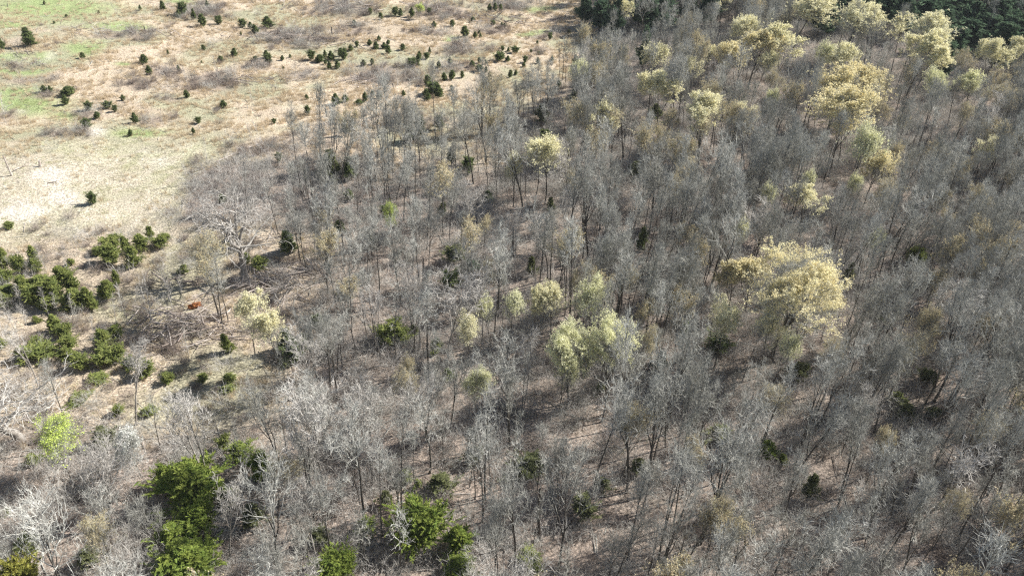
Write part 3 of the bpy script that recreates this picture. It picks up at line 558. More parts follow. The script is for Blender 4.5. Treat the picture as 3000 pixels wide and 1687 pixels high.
for i, (x_) in enumerate(EVG):
    p, x, y, w, h = x_
    lm = {(2, 1950): 'front evergreen at the field corner', (3, 2420): 'biggest evergreen in top right corner', (3, 2000): None, (2, 2290): 'evergreen behind upper yellow edge tree', (3, 1700): 'evergreen between domed and pale yellow trees'}.get((p, x))
    if (p, x, y) == (3, 2000, 470): lm = 'dark evergreen under pale yellow tree'
    crown_tree(p, x, y, w * (1.2 if p == 2 else 1.5), h, 'pine', H=RS.uniform(10, 15), lm=lm, label=lm and ('dark green ' + lm if not lm.startswith('dark') else lm), name='evergreen_tree', noun='evergreen', look='dark')

# feature bare trees by their base point
def base_tree(p, bx, by, H, kind, name='bare_tree', i=None, sx=1.0, noun='bare tree', look='', lm=None, label=None, rot=None, tilt=.03):
    fx, fy = full(p, bx, by); x, y = at(fx, fy); ms = K[kind]; mdl = ms[i if i is not None else RS.randrange(len(ms))]
    s = H / mdl['H']; sx *= .62 if kind == 'sapling' and H > 5.5 else .8 if kind == 'sapling' else 1; OCC.append((x, y, mdl['W'] * s * sx * .33))
    return plant(name, mdl, x, y, s * sx, s, look=look, noun=noun, lm=lm, label=label, rot=rot, tilt=tilt, cz=.7)
base_tree(4, 1850, 640, 15.5, 'oak', 'old_oak', 0, 1.05, lm='gnarled old oak by the clearing', label='gnarled pale old oak with spreading bare limbs by the clearing', rot=.4)
base_tree(7, 150, 420, 15.5, 'oak', 'old_oak', 1, 1.15, lm='white limbed oak on left edge', label='big white limbed bare oak at the left edge of the photo', rot=2.0)
base_tree(7, 1740, 1310, 11.0, 'pale', 'bare_tree', 2, .85, lm='white bare tree between bright cedars', label='white barked bare tree with fanning branches between the bright cedars', tilt=.01)
base_tree(7, 830, 1070, 12.5, 'oak', 'old_oak', 1, .6, lm='crooked white tree in bottom left', label='crooked white bare tree over litter left of the bright cedars', rot=4.2)
base_tree(5, 800, 1330, 16, 'pale', 'bare_tree', 1, 1.1, lm='vase shaped bare tree, middle woods', label='vase shaped bare tree with dark trunk in the middle woods')
base_tree(4, 1680, 1020, 14, 'thin', 'bare_tree', 0, 1.2, lm='slim tree behind brush pile', label='slim dark trunked bare tree just right of the brush pile')
base_tree(4, 1310, 900, 10, 'sapling', 'bare_tree', 0, 1.0, lm='slim white tree above brush pile', label='slim white leaning bare tree above the brush pile')
base_tree(4, 1150, 1050, 10, 'sapling', 'bare_tree', 1, 1.0, look='slim grey'); base_tree(4, 1720, 970, 11, 'thin', look='slim dark')
for (p, x, y, H, k) in [(4,215,1040,5,'sapling'),(4,690,590,4,'sapling'),(4,350,590,5,'sapling'),(4,110,620,4,'sapling'),(4,520,660,4,'sapling'),(4,960,980,7,'sapling'),(4,880,990,6,'sapling'),(4,550,940,4,'sapling'),(4,450,930,4,'sapling'),
    (4,370,940,5,'sapling'),(4,60,940,4,'sapling'),(4,1430,1280,6,'sapling'),(4,1230,660,5,'sapling'),(4,1380,790,5,'sapling'),(4,1040,960,6,'sapling'),(4,180,900,5,'sapling'),(4,1100,870,6,'sapling'),(4,700,1050,3.5,'sapling'),
    (1,1905,1100,5.5,'sapling'),(1,1570,1255,6,'sapling'),(1,1950,1040,4,'sapling'),(1,1650,620,7,'sapling'),(1,1790,620,6,'sapling'),(1,1420,650,5,'sapling'),(1,1560,790,3,'sapling'),(1,1910,800,4,'sapling'),(1,190,630,4,'sapling'),
    (1,900,150,5,'sapling'),(1,1150,150,5,'sapling'),(1,730,1170,3.5,'sapling'),(2,70,600,7,'sapling'),(2,110,640,6,'sapling'),(2,480,600,6,'sapling'),(2,1010,140,8,'sapling'),(2,1280,130,6,'sapling'),(2,300,640,5,'sapling'),
    (2,1400,40,5,'sapling'),(1,40,930,7,'sapling'),(1,0,1080,7,'sapling'),(1,1240,960,4,'sapling'),(1,1130,720,3,'sapling'),(2,860,120,6,'sapling'),(2,760,100,6,'sapling'),(2,70,120,6,'sapling'),(1,2380,60,6,'sapling'),(1,2480,100,6,'sapling'),
    (1,1850,1400,6,'sapling'),(1,1700,1430,5,'sapling'),(1,1420,1400,5,'sapling'),(1,2170,1380,7,'sapling'),(1,2060,1440,7,'sapling')]:
    base_tree(p, x, y, H, k, 'bare_sapling', noun='bare sapling', look='slim pale', tilt=.06)
for (p, x, y, H) in [(1,2220,1095,10),(2,850,965,10.5),(2,1110,1020,11),(2,1140,1010,10),(2,1060,1000,9),(2,1250,1000,9),(2,1690,640,11.5),(2,1640,620,11),(2,1665,625,12),(2,1725,600,11),(2,1740,590,9),(2,1375,850,11),(2,1410,860,12),(2,1450,840,6),
    (2,1540,860,10),(2,500,860,8),(2,530,980,10),(2,250,980,10),(2,380,1000,8),(2,35,920,8),(2,1330,960,8),(2,1025,980,7),(2,1840,600,9),(2,1790,560,9),(1,2450,1100,12),(1,2540,1150,13),(1,2340,1250,9),(1,2430,1100,9),(2,200,1180,12),(2,280,1250,13),(2,260,1380,14),
    (2,1180,110,7),(2,1370,130,5),(4,2400,480,13),(4,2100,330,11),(4,1880,160,12),(4,2470,430,10),(4,1900,280,6),(2,1680,1020,11)]:
    base_tree(p, x, y, H, 'thin', look='slim dark', tilt=.04)
base_tree(1, 2462, 885, 8.5, 'dead', 'dead_tree', 0, .7, noun='dead tree', label='broken topped dark dead tree standing at the edge of the field')

# ------------------------------------------------------------------ logs, brush piles, snags, stumps
def log_mesh(seed, L, r, mat, nb=0, crook=.05):
    rng = np.random.default_rng(seed)
    P, R = grow(rng, np.array([[-L / 2, 0, 0]]), np.array([[1.0, 0, 0]]), np.array([L]), np.array([r]), np.array([r * .45]), 6, crook, 0)
    parts = [(*tubes(P, R, 6), mat)]; v, f, _ = parts[0]
    # closed ends
    c0 = P[0, 0][None]; c1 = P[0, -1][None]; n = 6
    vv = np.concatenate([v[:n], c0]); parts.append((vv, np.array([[i, (i + 1) % n, n] for i in range(n)]), mat))
    vv = np.concatenate([v[-n:], c1]); parts.append((vv, np.array([[(i + 1) % n, i, n] for i in range(n)]), mat))
    if nb:
        ps, dd, t, pi, pr = spawn(rng, P, R, nb, .3, .98, .7, .2)
        BP, BR = grow(rng, ps, dd, L * .28 * (.5 + rng.random(nb)), pr * .5, pr * .15, 4, .15, 0)
        parts.append((*tubes(BP, BR, 4), mat))
        ps, dd, t, pi, pr = spawn(rng, BP, BR, 4, .3, 1, .7, .2)
        BP, BR = grow(rng, ps, dd, L * .12 * (.5 + rng.random(nb * 4)), pr * .6, pr * .2, 3, .15, 0)
        parts.append((*tubes(BP, BR, 3), mat))
    return mk_mesh('log', parts, True)
LOGS = [log_mesh(400 + i, 4, .10, M_dead, nb) for i, nb in enumerate((0, 3, 5, 0))]
DLOG = [log_mesh(420 + i, 4, .11, M_brush, nb) for i, nb in enumerate((0, 4, 6))]
def pile(p, x, y, wm, dm, hm, n, label, mats, lm, seed, bias=.3, lmin=.5, lmax=1.3):
    fx, fy = full(p, x, y); cx, cy_ = at(fx, fy); rr = random.Random(seed)
    e = bpy.data.objects.new('brush_pile', None); COL.objects.link(e); e.location = (cx, cy_, gz(cx, cy_))
    e['label'] = label; e['category'] = 'brush pile'; e['group'] = 'piles of cut wood and brush'
    for i in range(n):
        u = rr.gauss(0, .42); v = rr.gauss(0, .42); k = math.exp(-(u * u + v * v) * 1.5)
        me = rr.choice(mats)
        o = bpy.data.objects.new('log', me); COL.objects.link(o); o.parent = e; s = rr.uniform(lmin, lmax)
        o.location = (u * wm, v * dm, .1 + k * hm * rr.random()); o.scale = (s, s * rr.uniform(.6, 1.1), s * rr.uniform(.6, 1.1))
        o.rotation_euler = (rr.random() * 6.28, rr.gauss(0, .22), bias + rr.gauss(0, .7))
    px, py, dep = proj(cx, cy_, 0); LMX.append((float(px), float(py), lm)); OCC.append((cx, cy_, max(wm, dm) * .45))
    return e
LMX = []
pile(4, 1350, 1010, 9.0, 5.5, 2.6, 130, 'tangled brush pile of grey roots and logs below the rusty stump', LOGS + LOGS + DLOG, 'tangled brush pile', 1)
pile(4, 1600, 1050, 7, 2.5, .7, 30, 'low scatter of dark logs right of the tangled brush pile', DLOG + LOGS[:1], 'low scatter of dark logs', 2, .1)
pile(4, 1980, 740, 10.5, 6.5, 1.1, 110, 'bleached white log pile just below the gnarled oak', LOGS, 'bleached white log pile', 3, .5, .4, 1.25)
pile(4, 2200, 625, 9, 4.5, .7, 60, 'scattered pale logs and slash right of the gnarled oak', LOGS + DLOG[:1], 'scattered pale slash', 4, .0)
pile(4, 1430, 655, 7, 2.0, .8, 24, 'dark brush heap left of the gnarled oak trunk', DLOG, 'dark brush heap by the oak', 5, .0)
pile(1, 2250, 305, 30, 7, .9, 60, 'long pale brush windrow in the upper field', LOGS + DLOG, 'long pale brush windrow', 6, .1, .6, 1.8)
pile(1, 1900, 605, 20, 6, .9, 45, 'grey brush windrow in the middle of the tan field', LOGS + DLOG, 'grey brush windrow', 7, -.2, .6, 1.6)
pile(1, 850, 262, 22, 4, .6, 30, 'pale brush line beside the bright green grass at upper left', LOGS, 'pale brush line upper left', 8, .1, .6, 1.6)
pile(2, 240, 620, 13, 4, 1.0, 45, 'bleached log heap in the field near the largest cedars', LOGS, 'bleached log heap in field', 9, .0, .6, 1.5)
pile(2, 1080, 135, 26, 8, 1.2, 60, 'brownish slash heap at the top of the field', LOGS + DLOG, 'brownish slash heap at top', 10, -.3, .8, 2.0)
pile(2, 90, 50, 26, 10, 1.2, 50, 'wide grey brush heap at the top edge of the field', DLOG + LOGS, 'wide grey brush heap', 11, .2, .8, 2.0)
pile(2, 100, 945, 9, 4, .5, 26, 'pale slash on the ground where the woods meet the tan field', LOGS, 'pale slash at woods edge', 12, -.5)
pile(1, 270, 490, 9, 2.5, .5, 16, 'few grey stumps and logs on the green strip at left', DLOG + LOGS, 'grey stumps on green strip', 13, .0, .5, 1.0)
pile(4, 1150, 1160, 9, 5, .3, 30, 'thin scatter of dark branches on litter below the brush pile', DLOG, 'thin scatter of dark branches', 14, .1)
pile(1, 150, 425, 6, 2, .5, 10, 'fallen dark branch on the green strip left of the track', DLOG, 'fallen dark branch at left', 15, -.2)
def single_log(p, x0, y0, x1, y1, r, label, me=None, name='fallen_log', z=.15):
    a = at(*full(p, x0, y0)); b_ = at(*full(p, x1, y1)); L = math.hypot(b_[0] - a[0], b_[1] - a[1])
    o = bpy.data.objects.new(name, me or LOGS[1]); COL.objects.link(o); cx, cy_ = (a[0] + b_[0]) / 2, (a[1] + b_[1]) / 2
    o.location = (cx, cy_, gz(cx, cy_) + z); o.rotation_euler = (0, 0, math.atan2(b_[1] - a[1], b_[0] - a[0])); o.scale = (L / 4, r / .11, r / .11)
    o['label'] = label; o['category'] = 'log'; o['group'] = 'fallen logs and branches'; return o
single_log(1, 1640, 1240, 1840, 1150, .16, 'long pale fallen log, left piece, at the edge of the clearing')
single_log(1, 1850, 1140, 2055, 1065, .15, 'long pale fallen log, right piece, near the thin dark tree', LOGS[2])
single_log(1, 110, 1310, 255, 1228, .12, 'white fallen branch leaning from the foot of the dead snag', LOGS[2], z=.4)
single_log(1, 2380, 215, 2450, 250, .25, 'short dark fallen log in the upper field', DLOG[0])
single_log(1, 2430, 335, 2490, 318, .22, 'short bleached log at the right of the long windrow', LOGS[0])
single_log(1, 370, 1400, 430, 1392, .12, 'thin dark branch lying on the pale clearing', DLOG[1])
single_log(4, 1920, 730, 2080, 675, .13, 'white log laid across the bleached log pile', LOGS[0], z=.9)
single_log(4, 2150, 745, 2230, 660, .12, 'white log standing out at the right of the bleached pile', LOGS[3], z=.7)
single_log(4, 1690, 935, 1770, 880, .16, 'pale log end beside the cream yellow tree', LOGS[3], z=.3)
single_log(4, 2150, 920, 2250, 935, .14, 'dark fallen log in the woods right of the cream yellow tree', DLOG[1])
single_log(4, 2165, 950, 2185, 1000, .16, 'short dark leaning stub in the woods right of the cream tree', DLOG[0])
single_log(7, 180, 280, 320, 370, .14, 'pale broken limb pointing at the lime green tree', LOGS[3], z=.6)
single_log(7, 180, 245, 330, 255, .2, 'dark fallen log at the foot of the white limbed oak', DLOG[0])
single_log(9, 80, 215, 420, 185, .2, 'long dark fallen trunk in the right hand woods', DLOG[0], z=.5)
def snag(name, p, bx, by, H, r, mat, label, nb=0, seed=1, cat='dead tree', lean=0.0, rk=.55, lm=None):
    rng = np.random.default_rng(seed); x, y = at(*full(p, bx, by))
    P, R = grow(rng, np.array([[0, 0, -.15]]), np.array([[lean, 0, 1.0]]), np.array([H]), np.array([r]), np.array([r * rk]), 6, .03, 0)
    R[:, 0] *= 1.5; v, f = tubes(P, R, 8); v = v.copy(); v[-8:, 2] += rng.random(8) * r * 1.6
    e = bpy.data.objects.new(name, None); COL.objects.link(e); e.location = (x, y, gz(x, y)); e['label'] = label; e['category'] = cat
    vv = np.concatenate([v[-8:], P[0, -1][None] - [[0, 0, r * .4]]])
    mesh_child('trunk', mk_mesh('trunk', [(v, f, mat), (vv, np.array([[i, (i + 1) % 8, 8] for i in range(8)]), mat)]), e)
    for i in range(nb):
        t = .3 + .65 * rng.random(); a = rng.random() * 6.28
        BP, BR = grow(rng, np.array([[lean * H * t, 0, H * t * .95]]), np.array([[math.cos(a), math.sin(a), .5]]), np.array([H * (.15 + .15 * rng.random())]), np.array([r * .3]), np.array([r * .1]), 4, .1, 0)
        mesh_child('branch', mk_mesh('branch', [(*tubes(BP, BR, 5), mat)]), e)
    px, py, _ = proj(x, y, H / 2)
    if lm: LMX.append((float(px), float(py), lm))
snag('dead_tree', 1, 95, 1338, 4.3, .20, M_dead, 'short white dead snag standing in the left of the clearing', 3, 5, lean=-.06, lm='white dead snag at left')
snag('tree_stump', 1, 310, 1275, 1.1, .28, M_dead, 'squat pale stump right of the white dead snag', 0, 6, 'stump', rk=.8, lm='squat pale stump at left')
snag('tree_stump', 1, 2505, 250, 2.2, .22, M_darkb, 'small dark upright stump at the right end of the long windrow', 1, 7, 'stump', lm='dark upright stump in field')
snag('tree_stump', 1, 1100, 250, 1.6, .22, M_darkb, 'small dark stump beside the pale brush line at upper left', 0, 8, 'stump')
snag('dead_tree', 5, 1290, 500, 5.5, .24, M_darkb, 'thick dark broken snag standing in the middle woods', 0, 9)
snag('dead_tree', 5, 2065, 1025, 13, .22, M_darkb, 'tall straight blackish trunk leaning above the pale green crown', 3, 11, lean=.05)
snag('dead_tree', 5, 620, 700, 5, .2, M_darkb, 'short dark stem near the dark cedar in the centre left woods', 2, 12)
snag('tree_stump', 4, 1550, 1040, 3.2, .16, M_dead, 'pale broken stem standing in the brush pile', 1, 14, 'stump')
snag('dead_tree', 8, 1490, 1190, 8.5, .2, M_darkb, 'dark bare trunk with flared foot low in the middle woods', 2, 15)
snag('dead_tree', 1, 1180, 1, 3, .2, M_darkb, 'dark broken stem at the very top of the field', 0, 16)
# rusty root plate
def root_plate():
    rng = np.random.default_rng(4); x, y = at(*full(4, 1470, 865)); e = bpy.data.objects.new('uprooted_stump', None); COL.objects.link(e)
    e.location = (x, y, gz(x, y)); e['label'] = 'rusty orange uprooted stump above the tangled brush pile'; e['category'] = 'stump'; e.rotation_euler = (0, 0, .5); e.scale = (.72, .72, .72)
    n = 9; m = 14; a = np.linspace(0, 2 * math.pi, m, endpoint=False); V = []
    for i in range(n):
        r = math.sin(math.pi * i / (n - 1)) if 0 < i < n - 1 else .02
        for j in range(m):
            q = .75 + .6 * rng.random(); V.append((math.cos(a[j]) * r * 1.35 * q, -.3 * math.cos(math.pi * i / (n - 1)) + math.sin(a[j] * 3) * .1 + rng.normal() * .07, .65 + math.sin(a[j]) * r * .75 * q))
    F = [[i * m + j, i * m + (j + 1) % m, (i + 1) * m + (j + 1) % m, (i + 1) * m + j] for i in range(n - 1) for j in range(m)]
    mesh_child('root_plate', mk_mesh('root_plate', [(np.array(V), np.array(F), M_clay)]), e)
    for i in range(11):
        aa = rng.random() * 6.28
        P, R = grow(rng, np.array([[.5 * math.cos(aa), 0, .65 + .3 * math.sin(aa)]]), np.array([[math.cos(aa), .4 * rng.normal(), math.sin(aa) * .6]]), np.array([1.0 + rng.random()]), np.array([.09]), np.array([.02]), 5, .2, -.02)
        mesh_child('root', mk_mesh('root', [(*tubes(P, R, 5), M_clay if i % 2 else M_dead)]), e)
    px, py, _ = proj(x, y, 0); LMX.append((float(px), float(py), 'rusty uprooted stump'))
root_plate()

# ------------------------------------------------------------------ thin air haze towards the far wood
hb = bpy.data.meshes.new('haze'); x0, x1, y0, y1, z0, z1 = gx[0] - 5, gx[-1] + 5, gy[0] - 5, gy[-1] + 5, float(Zg.min()) - 1, 79
hb.from_pydata([(x0, y0, z0), (x1, y0, z0), (x1, y1, z0), (x0, y1, z0), (x0, y0, z1), (x1, y0, z1), (x1, y1, z1), (x0, y1, z1)], [], [(0, 3, 2, 1), (4, 5, 6, 7), (0, 1, 5, 4), (1, 2, 6, 5), (2, 3, 7, 6), (3, 0, 4, 7)])
hm, nt = new_mat('haze_air'); pv = N(nt, 'ShaderNodeVolumePrincipled'); pv.inputs['Density'].default_value = HAZE; pv.inputs['Color'].default_value = (.86, .93, 1, 1)
o = N(nt, 'ShaderNodeOutputMaterial'); nt.links.new(pv.outputs[0], o.inputs['Volume']); hb.materials.append(hm)
ho = bpy.data.objects.new('haze', hb); COL.objects.link(ho); ho['kind'] = 'stuff'

# ------------------------------------------------------------------ forest fill
rng = np.random.default_rng(77)
def forest_density(px, py):
    """1 in closed forest, less at the edge"""
    ins = inpoly(px, py, OPEN_POLY); de = poly_dist(px, py, EDGE)
    d = np.where(ins, 0.0, 1.0)
    tr = (~ins) & (px < 1560) & (py < 620) & (px > 520)
    d = np.where(tr, np.clip((py - 340 - (1500 - px) * .05) / 330, .05, .85), d)
    # cedar thicket, brush pile yard and lower left opening
    yard = (px < 880 - (py - 700) * .05) & (py < 1150)
    d = np.where(yard & ~ins, .0, d)
    low = (px < 1000) & (py >= 1120) & (py < 1340); d = np.where(low, .9, d); d = np.where((px < 1300) & (py >= 1340), 1.0, d)
    return d
cell = 2.75; cand = []
for ix in range(int(-260 / cell), int(290 / cell)):
    for iy in range(int(30 / cell), int(345 / cell)):
        cand.append(((ix + .5 + rng.uniform(-.46, .46)) * cell, (iy + .5 + rng.uniform(-.46, .46)) * cell))
cand = np.array(cand); fx, fy, dep = proj(cand[:, 0], cand[:, 1], 0)
okm = (fx > -350) & (fx < 3700) & (fy > -230) & (fy < 2450)
cand = cand[okm]; fx = fx[okm]; fy = fy[okm]; dep = dep[okm]
far_ = fy < 520
gap = fbm(cand[:, 0] / 11 + 70, cand[:, 1] / 11 + 31, 3)
den = forest_density(fx, fy) * np.where((gap > .42) | far_, 1, .35) * .86
keep = rng.random(len(cand)) < den
occ = np.array(OCC)
hide = np.zeros(len(cand)); chx, chy, chd = proj(cand[:, 0], cand[:, 1], 11.0)
KEEPCLEAR = dict(budding_tree=.9, cedar_tree=.85, evergreen_tree=.97, leafing_tree=1, blossom_tree=1, old_oak=.85, yellow_bush=1)
for a_, b_, c_ in LMX:
    q = (np.abs(chx - a_) < 105) & (chy - b_ > -60) & (chy - b_ < 110) & (b_ > 700); hide = np.maximum(hide, np.where(q, .97, 0))
for it in ITEMS:
    w_ = KEEPCLEAR.get(it['o'].name.split('.')[0], 0)
    if not w_ or it['look'] in ('faint olive',): continue
    if it['look'] == 'dull olive': w_ = .75
    rr = it['r'] * FPX / it['dep'] + (45 if it['look'] in ('yellow', 'golden', 'pale green') or it['lm'] else 24); q = np.hypot((chx - it['px']) / rr, (chy - it['py'] - rr * .15) / (rr * 1.05)) < 1
    hide = np.maximum(hide, np.where(q & (dep < it['dep'] + 4), w_, 0))
keep &= rng.random(len(cand)) > hide
for i in np.where(keep)[0]:
    d2 = (occ[:, 0] - cand[i, 0]) ** 2 + (occ[:, 1] - cand[i, 1]) ** 2
    if (d2 < np.minimum(occ[:, 2], 2.2) ** 2).any(): keep[i] = False
cand = cand[keep]; fx = fx[keep]; fy = fy[keep]; dep = dep[keep]
# which of them the frame shows: the nearest become objects
hts = rng.uniform(.72, 1.12, len(cand)) * np.where(rng.random(len(cand)) < .22, .72, 1)
cx_, cy2, cdp = proj(cand[:, 0], cand[:, 1], 10.0)
inview = (cx_ > 20) & (cx_ < 2980) & (cy2 > 10) & (cy2 < 1670)
order = np.argsort(np.where(inview, dep / hts, 1e9))
n_manual = sum(1 for it in ITEMS if it['o'].name.startswith('bare_tree'))
near = set(order[:300 - n_manual].tolist())
far_pts = []
for i in range(len(cand)):
    x, y = cand[i]; h = hts[i]; pale = .5 if fx[i] < 1000 and fy[i] > 900 else .22 if fx[i] < 1600 and fy[i] > 700 else .04
    u = rng.random()
    if i in near:
        if u < pale * .7: kd, lk = 'pale', 'white'
        elif u > .75: kd, lk = 'thin', 'slim grey'
        else: kd, lk = 'bare', 'grey'
        if h < .72: lk = 'short ' + lk
        elif h > 1.02: lk = 'tall ' + lk
        ms = K[kd]; mdl = ms[int(rng.integers(len(ms)))]
        plant('bare_tree', mdl, x, y, h * rng.uniform(.62, .95), h, look=lk, noun='bare tree', cz=.7, tilt=.045)
    else:
        far_pts.append((x, y, h, pale, dep[i]))

# ------------------------------------------------------------------ stuff: instanced on points
def source(coll, name, meshes):
    c = bpy.data.collections.new(coll)
    for i, me in enumerate(meshes):
        o = bpy.data.objects.new('%s_%02d' % (name, i), me); c.objects.link(o)
    return c
def scatter(name, coll, P, rot, scl, idx, label=None):
    me = bpy.data.meshes.new(name); me.vertices.add(len(P)); me.vertices.foreach_set('co', np.asarray(P, np.float32).ravel())
    a = me.attributes.new('rot', 'FLOAT_VECTOR', 'POINT'); a.data.foreach_set('vector', np.asarray(rot, np.float32).ravel())
    a = me.attributes.new('scl', 'FLOAT_VECTOR', 'POINT'); a.data.foreach_set('vector', np.asarray(scl, np.float32).ravel())
    a = me.attributes.new('idx', 'INT', 'POINT'); a.data.foreach_set('value', np.asarray(idx, np.int32))
    me.update(); o = bpy.data.objects.new(name, me); COL.objects.link(o); o['kind'] = 'stuff'
    if label: o['label'] = label
    ng = bpy.data.node_groups.new(name, 'GeometryNodeTree')
    ng.interface.new_socket('Geometry', in_out='INPUT', socket_type='NodeSocketGeometry'); ng.interface.new_socket('Geometry', in_out='OUTPUT', socket_type='NodeSocketGeometry')
    gi = ng.nodes.new('NodeGroupInput'); go = ng.nodes.new('NodeGroupOutput'); ip = ng.nodes.new('GeometryNodeInstanceOnPoints'); ci = ng.nodes.new('GeometryNodeCollectionInfo')
    ci.inputs['Collection'].default_value = coll; ci.inputs['Separate Children'].default_value = True; ci.inputs['Reset Children'].default_value = True
    ip.inputs['Pick Instance'].default_value = True
    def na(n, t):
        q = ng.nodes.new('GeometryNodeInputNamedAttribute'); q.data_type = t; q.inputs[0].default_value = n; return q.outputs[0]
    er = ng.nodes.new('FunctionNodeEulerToRotation')
    L = ng.links.new
    L(gi.outputs[0], ip.inputs['Points']); L(ci.outputs[0], ip.inputs['Instance']); L(na('idx', 'INT'), ip.inputs['Instance Index'])
    L(na('rot', 'FLOAT_VECTOR'), er.inputs[0]); L(er.outputs[0], ip.inputs['Rotation']); L(na('scl', 'FLOAT_VECTOR'), ip.inputs['Scale']); L(ip.outputs[0], go.inputs[0])
    md = o.modifiers.new('scatter', 'NODES'); md.node_group = ng; return o
CRf = dict(n2=4, n3=4, n4=2, tw=.85, thick=2.1)
fm = [joined(tree_model('far_tree', 310 + i, mb=M_bark, mt=M_twig, cr=CRf, **s)) for i, s in enumerate(bare_specs)]
fm += [joined(tree_model('far_tree', 330, mb=M_pale, mt=M_ptwig, cr=CRf, **bare_specs[1])), joined(tree_model('far_tree', 331, mb=M_bark, mt=M_twig, leafm=M_fleck, nleaf=3500, ls=(.07, .11), cr=CRf, **bare_specs[3]))]
FP = np.array(far_pts); n = len(FP)
fi = rng.choice([0,1,2,3,4,5,6,7,8,8,8], n); u = rng.random(n); fi = np.where(u < FP[:, 3] * .6, 9, fi); fi = np.where(u > .90, 10, fi)
rot = np.stack([rng.normal(0, .04, n), rng.normal(0, .04, n), rng.random(n) * 6.28], 1); sc = np.stack([FP[:, 2] * rng.uniform(.62, .95, n)] * 2 + [FP[:, 2]], 1)
scatter('far_bare_woods', source('far tree sources', 'far', fm), np.stack([FP[:, 0], FP[:, 1], ground_z(FP[:, 0], FP[:, 1])], 1), rot, sc, fi)
print('forest trees', len(cand), 'as stuff', n)

# undergrowth: twiggy shrubs in woods and brush patches
def shrub_mesh(seed, H, n, mat):
    r = np.random.default_rng(seed); a = r.random(n) * 6.28; q = r.random(n) * H * .35
    s = np.stack([np.cos(a) * q, np.sin(a) * q, np.zeros(n) - .05], 1); d = np.stack([np.cos(a) * .5, np.sin(a) * .5, np.ones(n)], 1)
    P, R = grow(r, s, d, H * (.6 + .5 * r.random(n)), np.full(n, .012), np.full(n, .006), 4, .2, .05); out = [(*tubes(P, R, 3), mat)]
    ps, dd, t, pi, pr = spawn(r, P, R, 5, .2, 1, .7, .3); P2, R2 = grow(r, ps, dd, H * .35 * (.5 + r.random(len(t))), np.full(len(t), .008), np.full(len(t), .005), 2, .2, .03); out.append((*tubes(P2, R2, 3), mat))
    ps, dd, t, pi, pr = spawn(r, P2, R2, 3, .2, 1, .7, .3); P3, R3 = grow(r, ps, dd, H * .2 * (.5 + r.random(len(t))), np.full(len(t), .007), np.full(len(t), .004), 2, .2, .03); out.append((*tubes(P3, R3, 3), mat))
    return mk_mesh('shrub', out)
sh = [shrub_mesh(500, 1.5, 22, M_brush), shrub_mesh(501, 1.2, 26, M_brush), shrub_mesh(502, 1.9, 18, M_twig), shrub_mesh(503, 2.6, 14, M_ptwig)]
def points(n, seed, x0=-190, x1=200, y0=38, y1=330):
    r = np.random.default_rng(seed); x = r.uniform(x0, x1, n); y = r.uniform(y0, y1, n); px, py, _ = proj(x, y, 0)
    k = (px > -150) & (px < 3200) & (py > -90) & (py < 1900); return x[k], y[k], r
x, y, r = points(60000, 11); zz = zones(x, y)
pr_ = zz['brush'] * .55 + (1 - zz['open2']) * .55 + zz['left'] * .09 + (zz['open'] > .5) * (1 - zz['lawn']) * .016 * (zz['green'] < .3)
k = r.random(len(x)) < pr_; x = x[k]; y = y[k]; n = len(x)
iswood = zones(x, y)['open2'] < .5
scatter('undergrowth', source('undergrowth sources', 'shrub', sh), np.stack([x, y, ground_z(x, y)], 1), np.stack([r.normal(0, .1, n), r.normal(0, .1, n), r.random(n) * 6.28], 1),
        np.stack([r.uniform(.6, 1.3, n)] * 3, 1), np.where(iswood, r.choice([1, 2, 3, 3], n), r.choice([0, 0, 1, 1, 2, 3], n)))
print('undergrowth', n)
# grass
def tuft(seed, n, H, spread, lean, w, mat):
    r = np.random.default_rng(seed); a = r.random(n) * 6.28; q = np.sqrt(r.random(n)) * spread
    b0 = np.stack([np.cos(a) * q, np.sin(a) * q, np.full(n, -.04)], 1); h = H * (.55 + .55 * r.random(n))
    tip = b0 + np.stack([np.cos(a) * lean * h * r.random(n) + lean * .5 * h, np.sin(a) * lean * h * r.random(n), h], 1)
    s = norm(r.normal(size=(n, 3)) * [1, 1, .1]) * w
    V = np.stack([b0 - s, b0 + s, tip + s * .25], 1).reshape(-1, 3)
    return mk_mesh('tuft', [(V, np.arange(n * 3).reshape(n, 3), mat)])
tans = [tuft(600 + i, 42, h, .42, .55, .022, M_tan) for i, h in enumerate((1.0, .8, 1.15))]
x, y, r = points(150000, 12); zz = zones(x, y); pat = fbm(x / 4.5 + 60, y / 4.5 + 90, 3)
pr_ = np.clip(zz['open2'], 0, 1) * (1 - zz['lawn'] * .93) * (1 - np.clip(zz['green'], 0, 1) * .85) * (1 - zz['brush'] * .75) * (1 - zz['pale'] * .9) * np.clip((pat - .36) * 5, .08, 1) * (1 - zz['left'] * .6)
k = r.random(len(x)) < pr_ * .75; x = x[k]; y = y[k]; n = len(x)
scatter('dry_grass_tufts', source('dry grass sources', 'tan', tans), np.stack([x, y, ground_z(x, y)], 1), np.stack([r.normal(0, .08, n), r.normal(0, .08, n), r.normal(2.9, .7, n)], 1), np.stack([r.uniform(.55, 1.15, n)] * 3, 1), r.integers(0, 3, n))
print('tufts', n)
sg = [tuft(620 + i, 40, .22, .5, .9, .02, m_) for i, m_ in enumerate((M_straw, M_straw, M_green))]
x, y, r = points(90000, 13, -120, 40, 60, 330); zz = zones(x, y); pat = fbm(x / 3 + 10, y / 3 + 90, 3)
pr_ = (np.maximum(zz['lawn'], zz['green']) + zz['left'] * .5) * (1 - zz['pale'] * .8) * np.clip((pat - .3) * 4, .1, 1)
k = r.random(len(x)) < pr_ * .8; x = x[k]; y = y[k]; n = len(x); g_ = zones(x, y)['green']
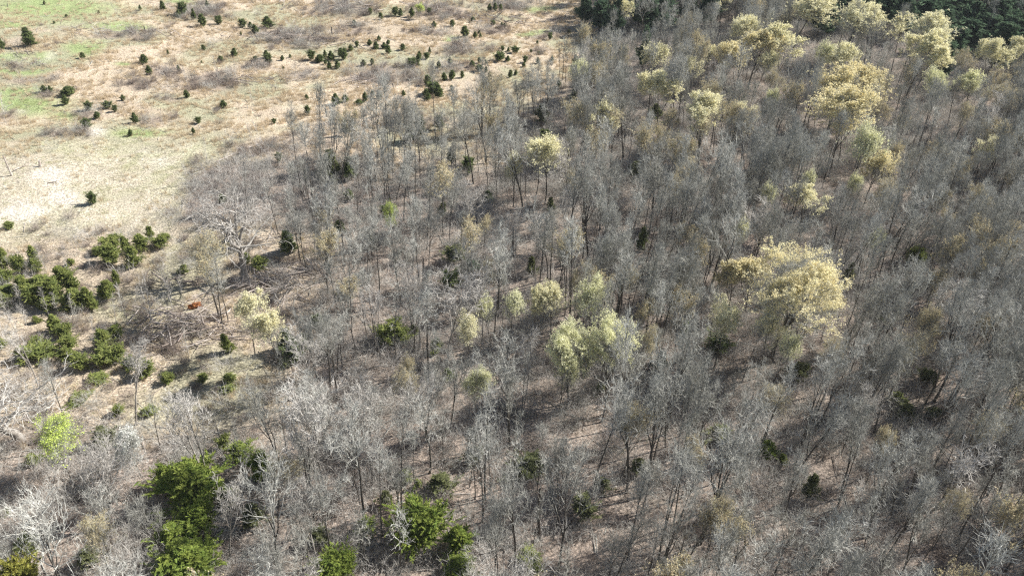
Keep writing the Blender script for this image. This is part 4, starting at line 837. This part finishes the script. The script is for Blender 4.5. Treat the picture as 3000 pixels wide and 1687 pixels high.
scatter('short_grass', source('short grass sources', 'short', sg), np.stack([x, y, ground_z(x, y)], 1), np.stack([r.normal(0, .08, n), r.normal(0, .08, n), r.random(n) * 6.28], 1), np.stack([r.uniform(.6, 1.3, n)] * 3, 1), np.where(r.random(n) < .10 + g_ * .75, 2, r.integers(0, 2, n)))
print('short', n)
# fallen sticks on the forest floor
sm = [log_mesh(700 + i, 2.8, .045, m_, 3) for i, m_ in enumerate((M_twig, M_brush, M_dead))]
x, y, r = points(34000, 14); zz = zones(x, y); k = r.random(len(x)) < (1 - zz['lawn']) * np.where(zz['open2'] > .6, .15, .8); x = x[k]; y = y[k]; n = len(x)
scatter('fallen_sticks', source('stick sources', 'stick', sm), np.stack([x, y, ground_z(x, y) + .06], 1), np.stack([r.random(n) * 6.28, r.normal(0, .06, n), r.random(n) * 6.28], 1), np.stack([r.uniform(.5, 1.5, n)] * 3, 1), r.choice([0, 0, 1, 1, 2], n))

# ------------------------------------------------------------------ labels: each thing by its look and its nearest landmark
LMS = [(it['px'], it['py'], it['lm'], it) for it in ITEMS if it['lm']] + [(a, b_, c, None) for a, b_, c in LMX]
ORD = ['', 'second', 'third', 'fourth', 'fifth', 'sixth', 'seventh', 'eighth', 'ninth', 'tenth', 'eleventh', 'twelfth']
DIR = ['right of', 'lower right of', 'below', 'lower left of', 'left of', 'upper left of', 'above', 'upper right of']
bins = {}
for it in ITEMS:
    if it['label']:
        lb = it['label']; it['o']['label'] = lb; continue
    d, best = min(((math.hypot(it['px'] - l[0], (it['py'] - l[1]) * 1.2), i) for i, l in enumerate(LMS) if l[3] is not it))
    l = LMS[best]; a = math.atan2(it['py'] - l[1], it['px'] - l[0]); s = int(round(a / (math.pi / 4))) % 8
    bins.setdefault((it['noun'], it['look'], best, s), []).append((d, it))
for (noun, look, best, s), L in bins.items():
    L.sort(key=lambda q: q[0])
    for i, (d, it) in enumerate(L):
        o_ = '' if len(L) == 1 else ('nearest ' if i == 0 else ORD[min(i, 11)] + ' ')
        it['o']['label'] = f"{o_}{look} {noun} {DIR[s]} the {LMS[best][2]}".strip()
GRP = dict(bare_tree='bare trees of the grey woods', budding_tree='budding trees scattered through the woods', cedar_tree='cedars of the field and the woods', evergreen_tree='dark evergreens at the back', bare_sapling='slim bare saplings in the open ground', old_oak='pale old oaks')
seen = {}
for it in ITEMS:
    k_ = it['o'].name.split('.')[0]
    if k_ in GRP: it['o']['group'] = GRP[k_]
    lb = it['o']['label']; w_ = lb.replace(',', '').split()
    if len(w_) > 16: print('LONG', len(w_), lb)
    if len(w_) < 4: print('SHORT', lb)
    if lb in seen: print('DUP', lb)
    seen[lb] = 1
print('items', len(ITEMS), 'objects', len(scene.objects), 'tris', sum(len(m.loops) - 2 * len(m.polygons) for m in bpy.data.meshes))
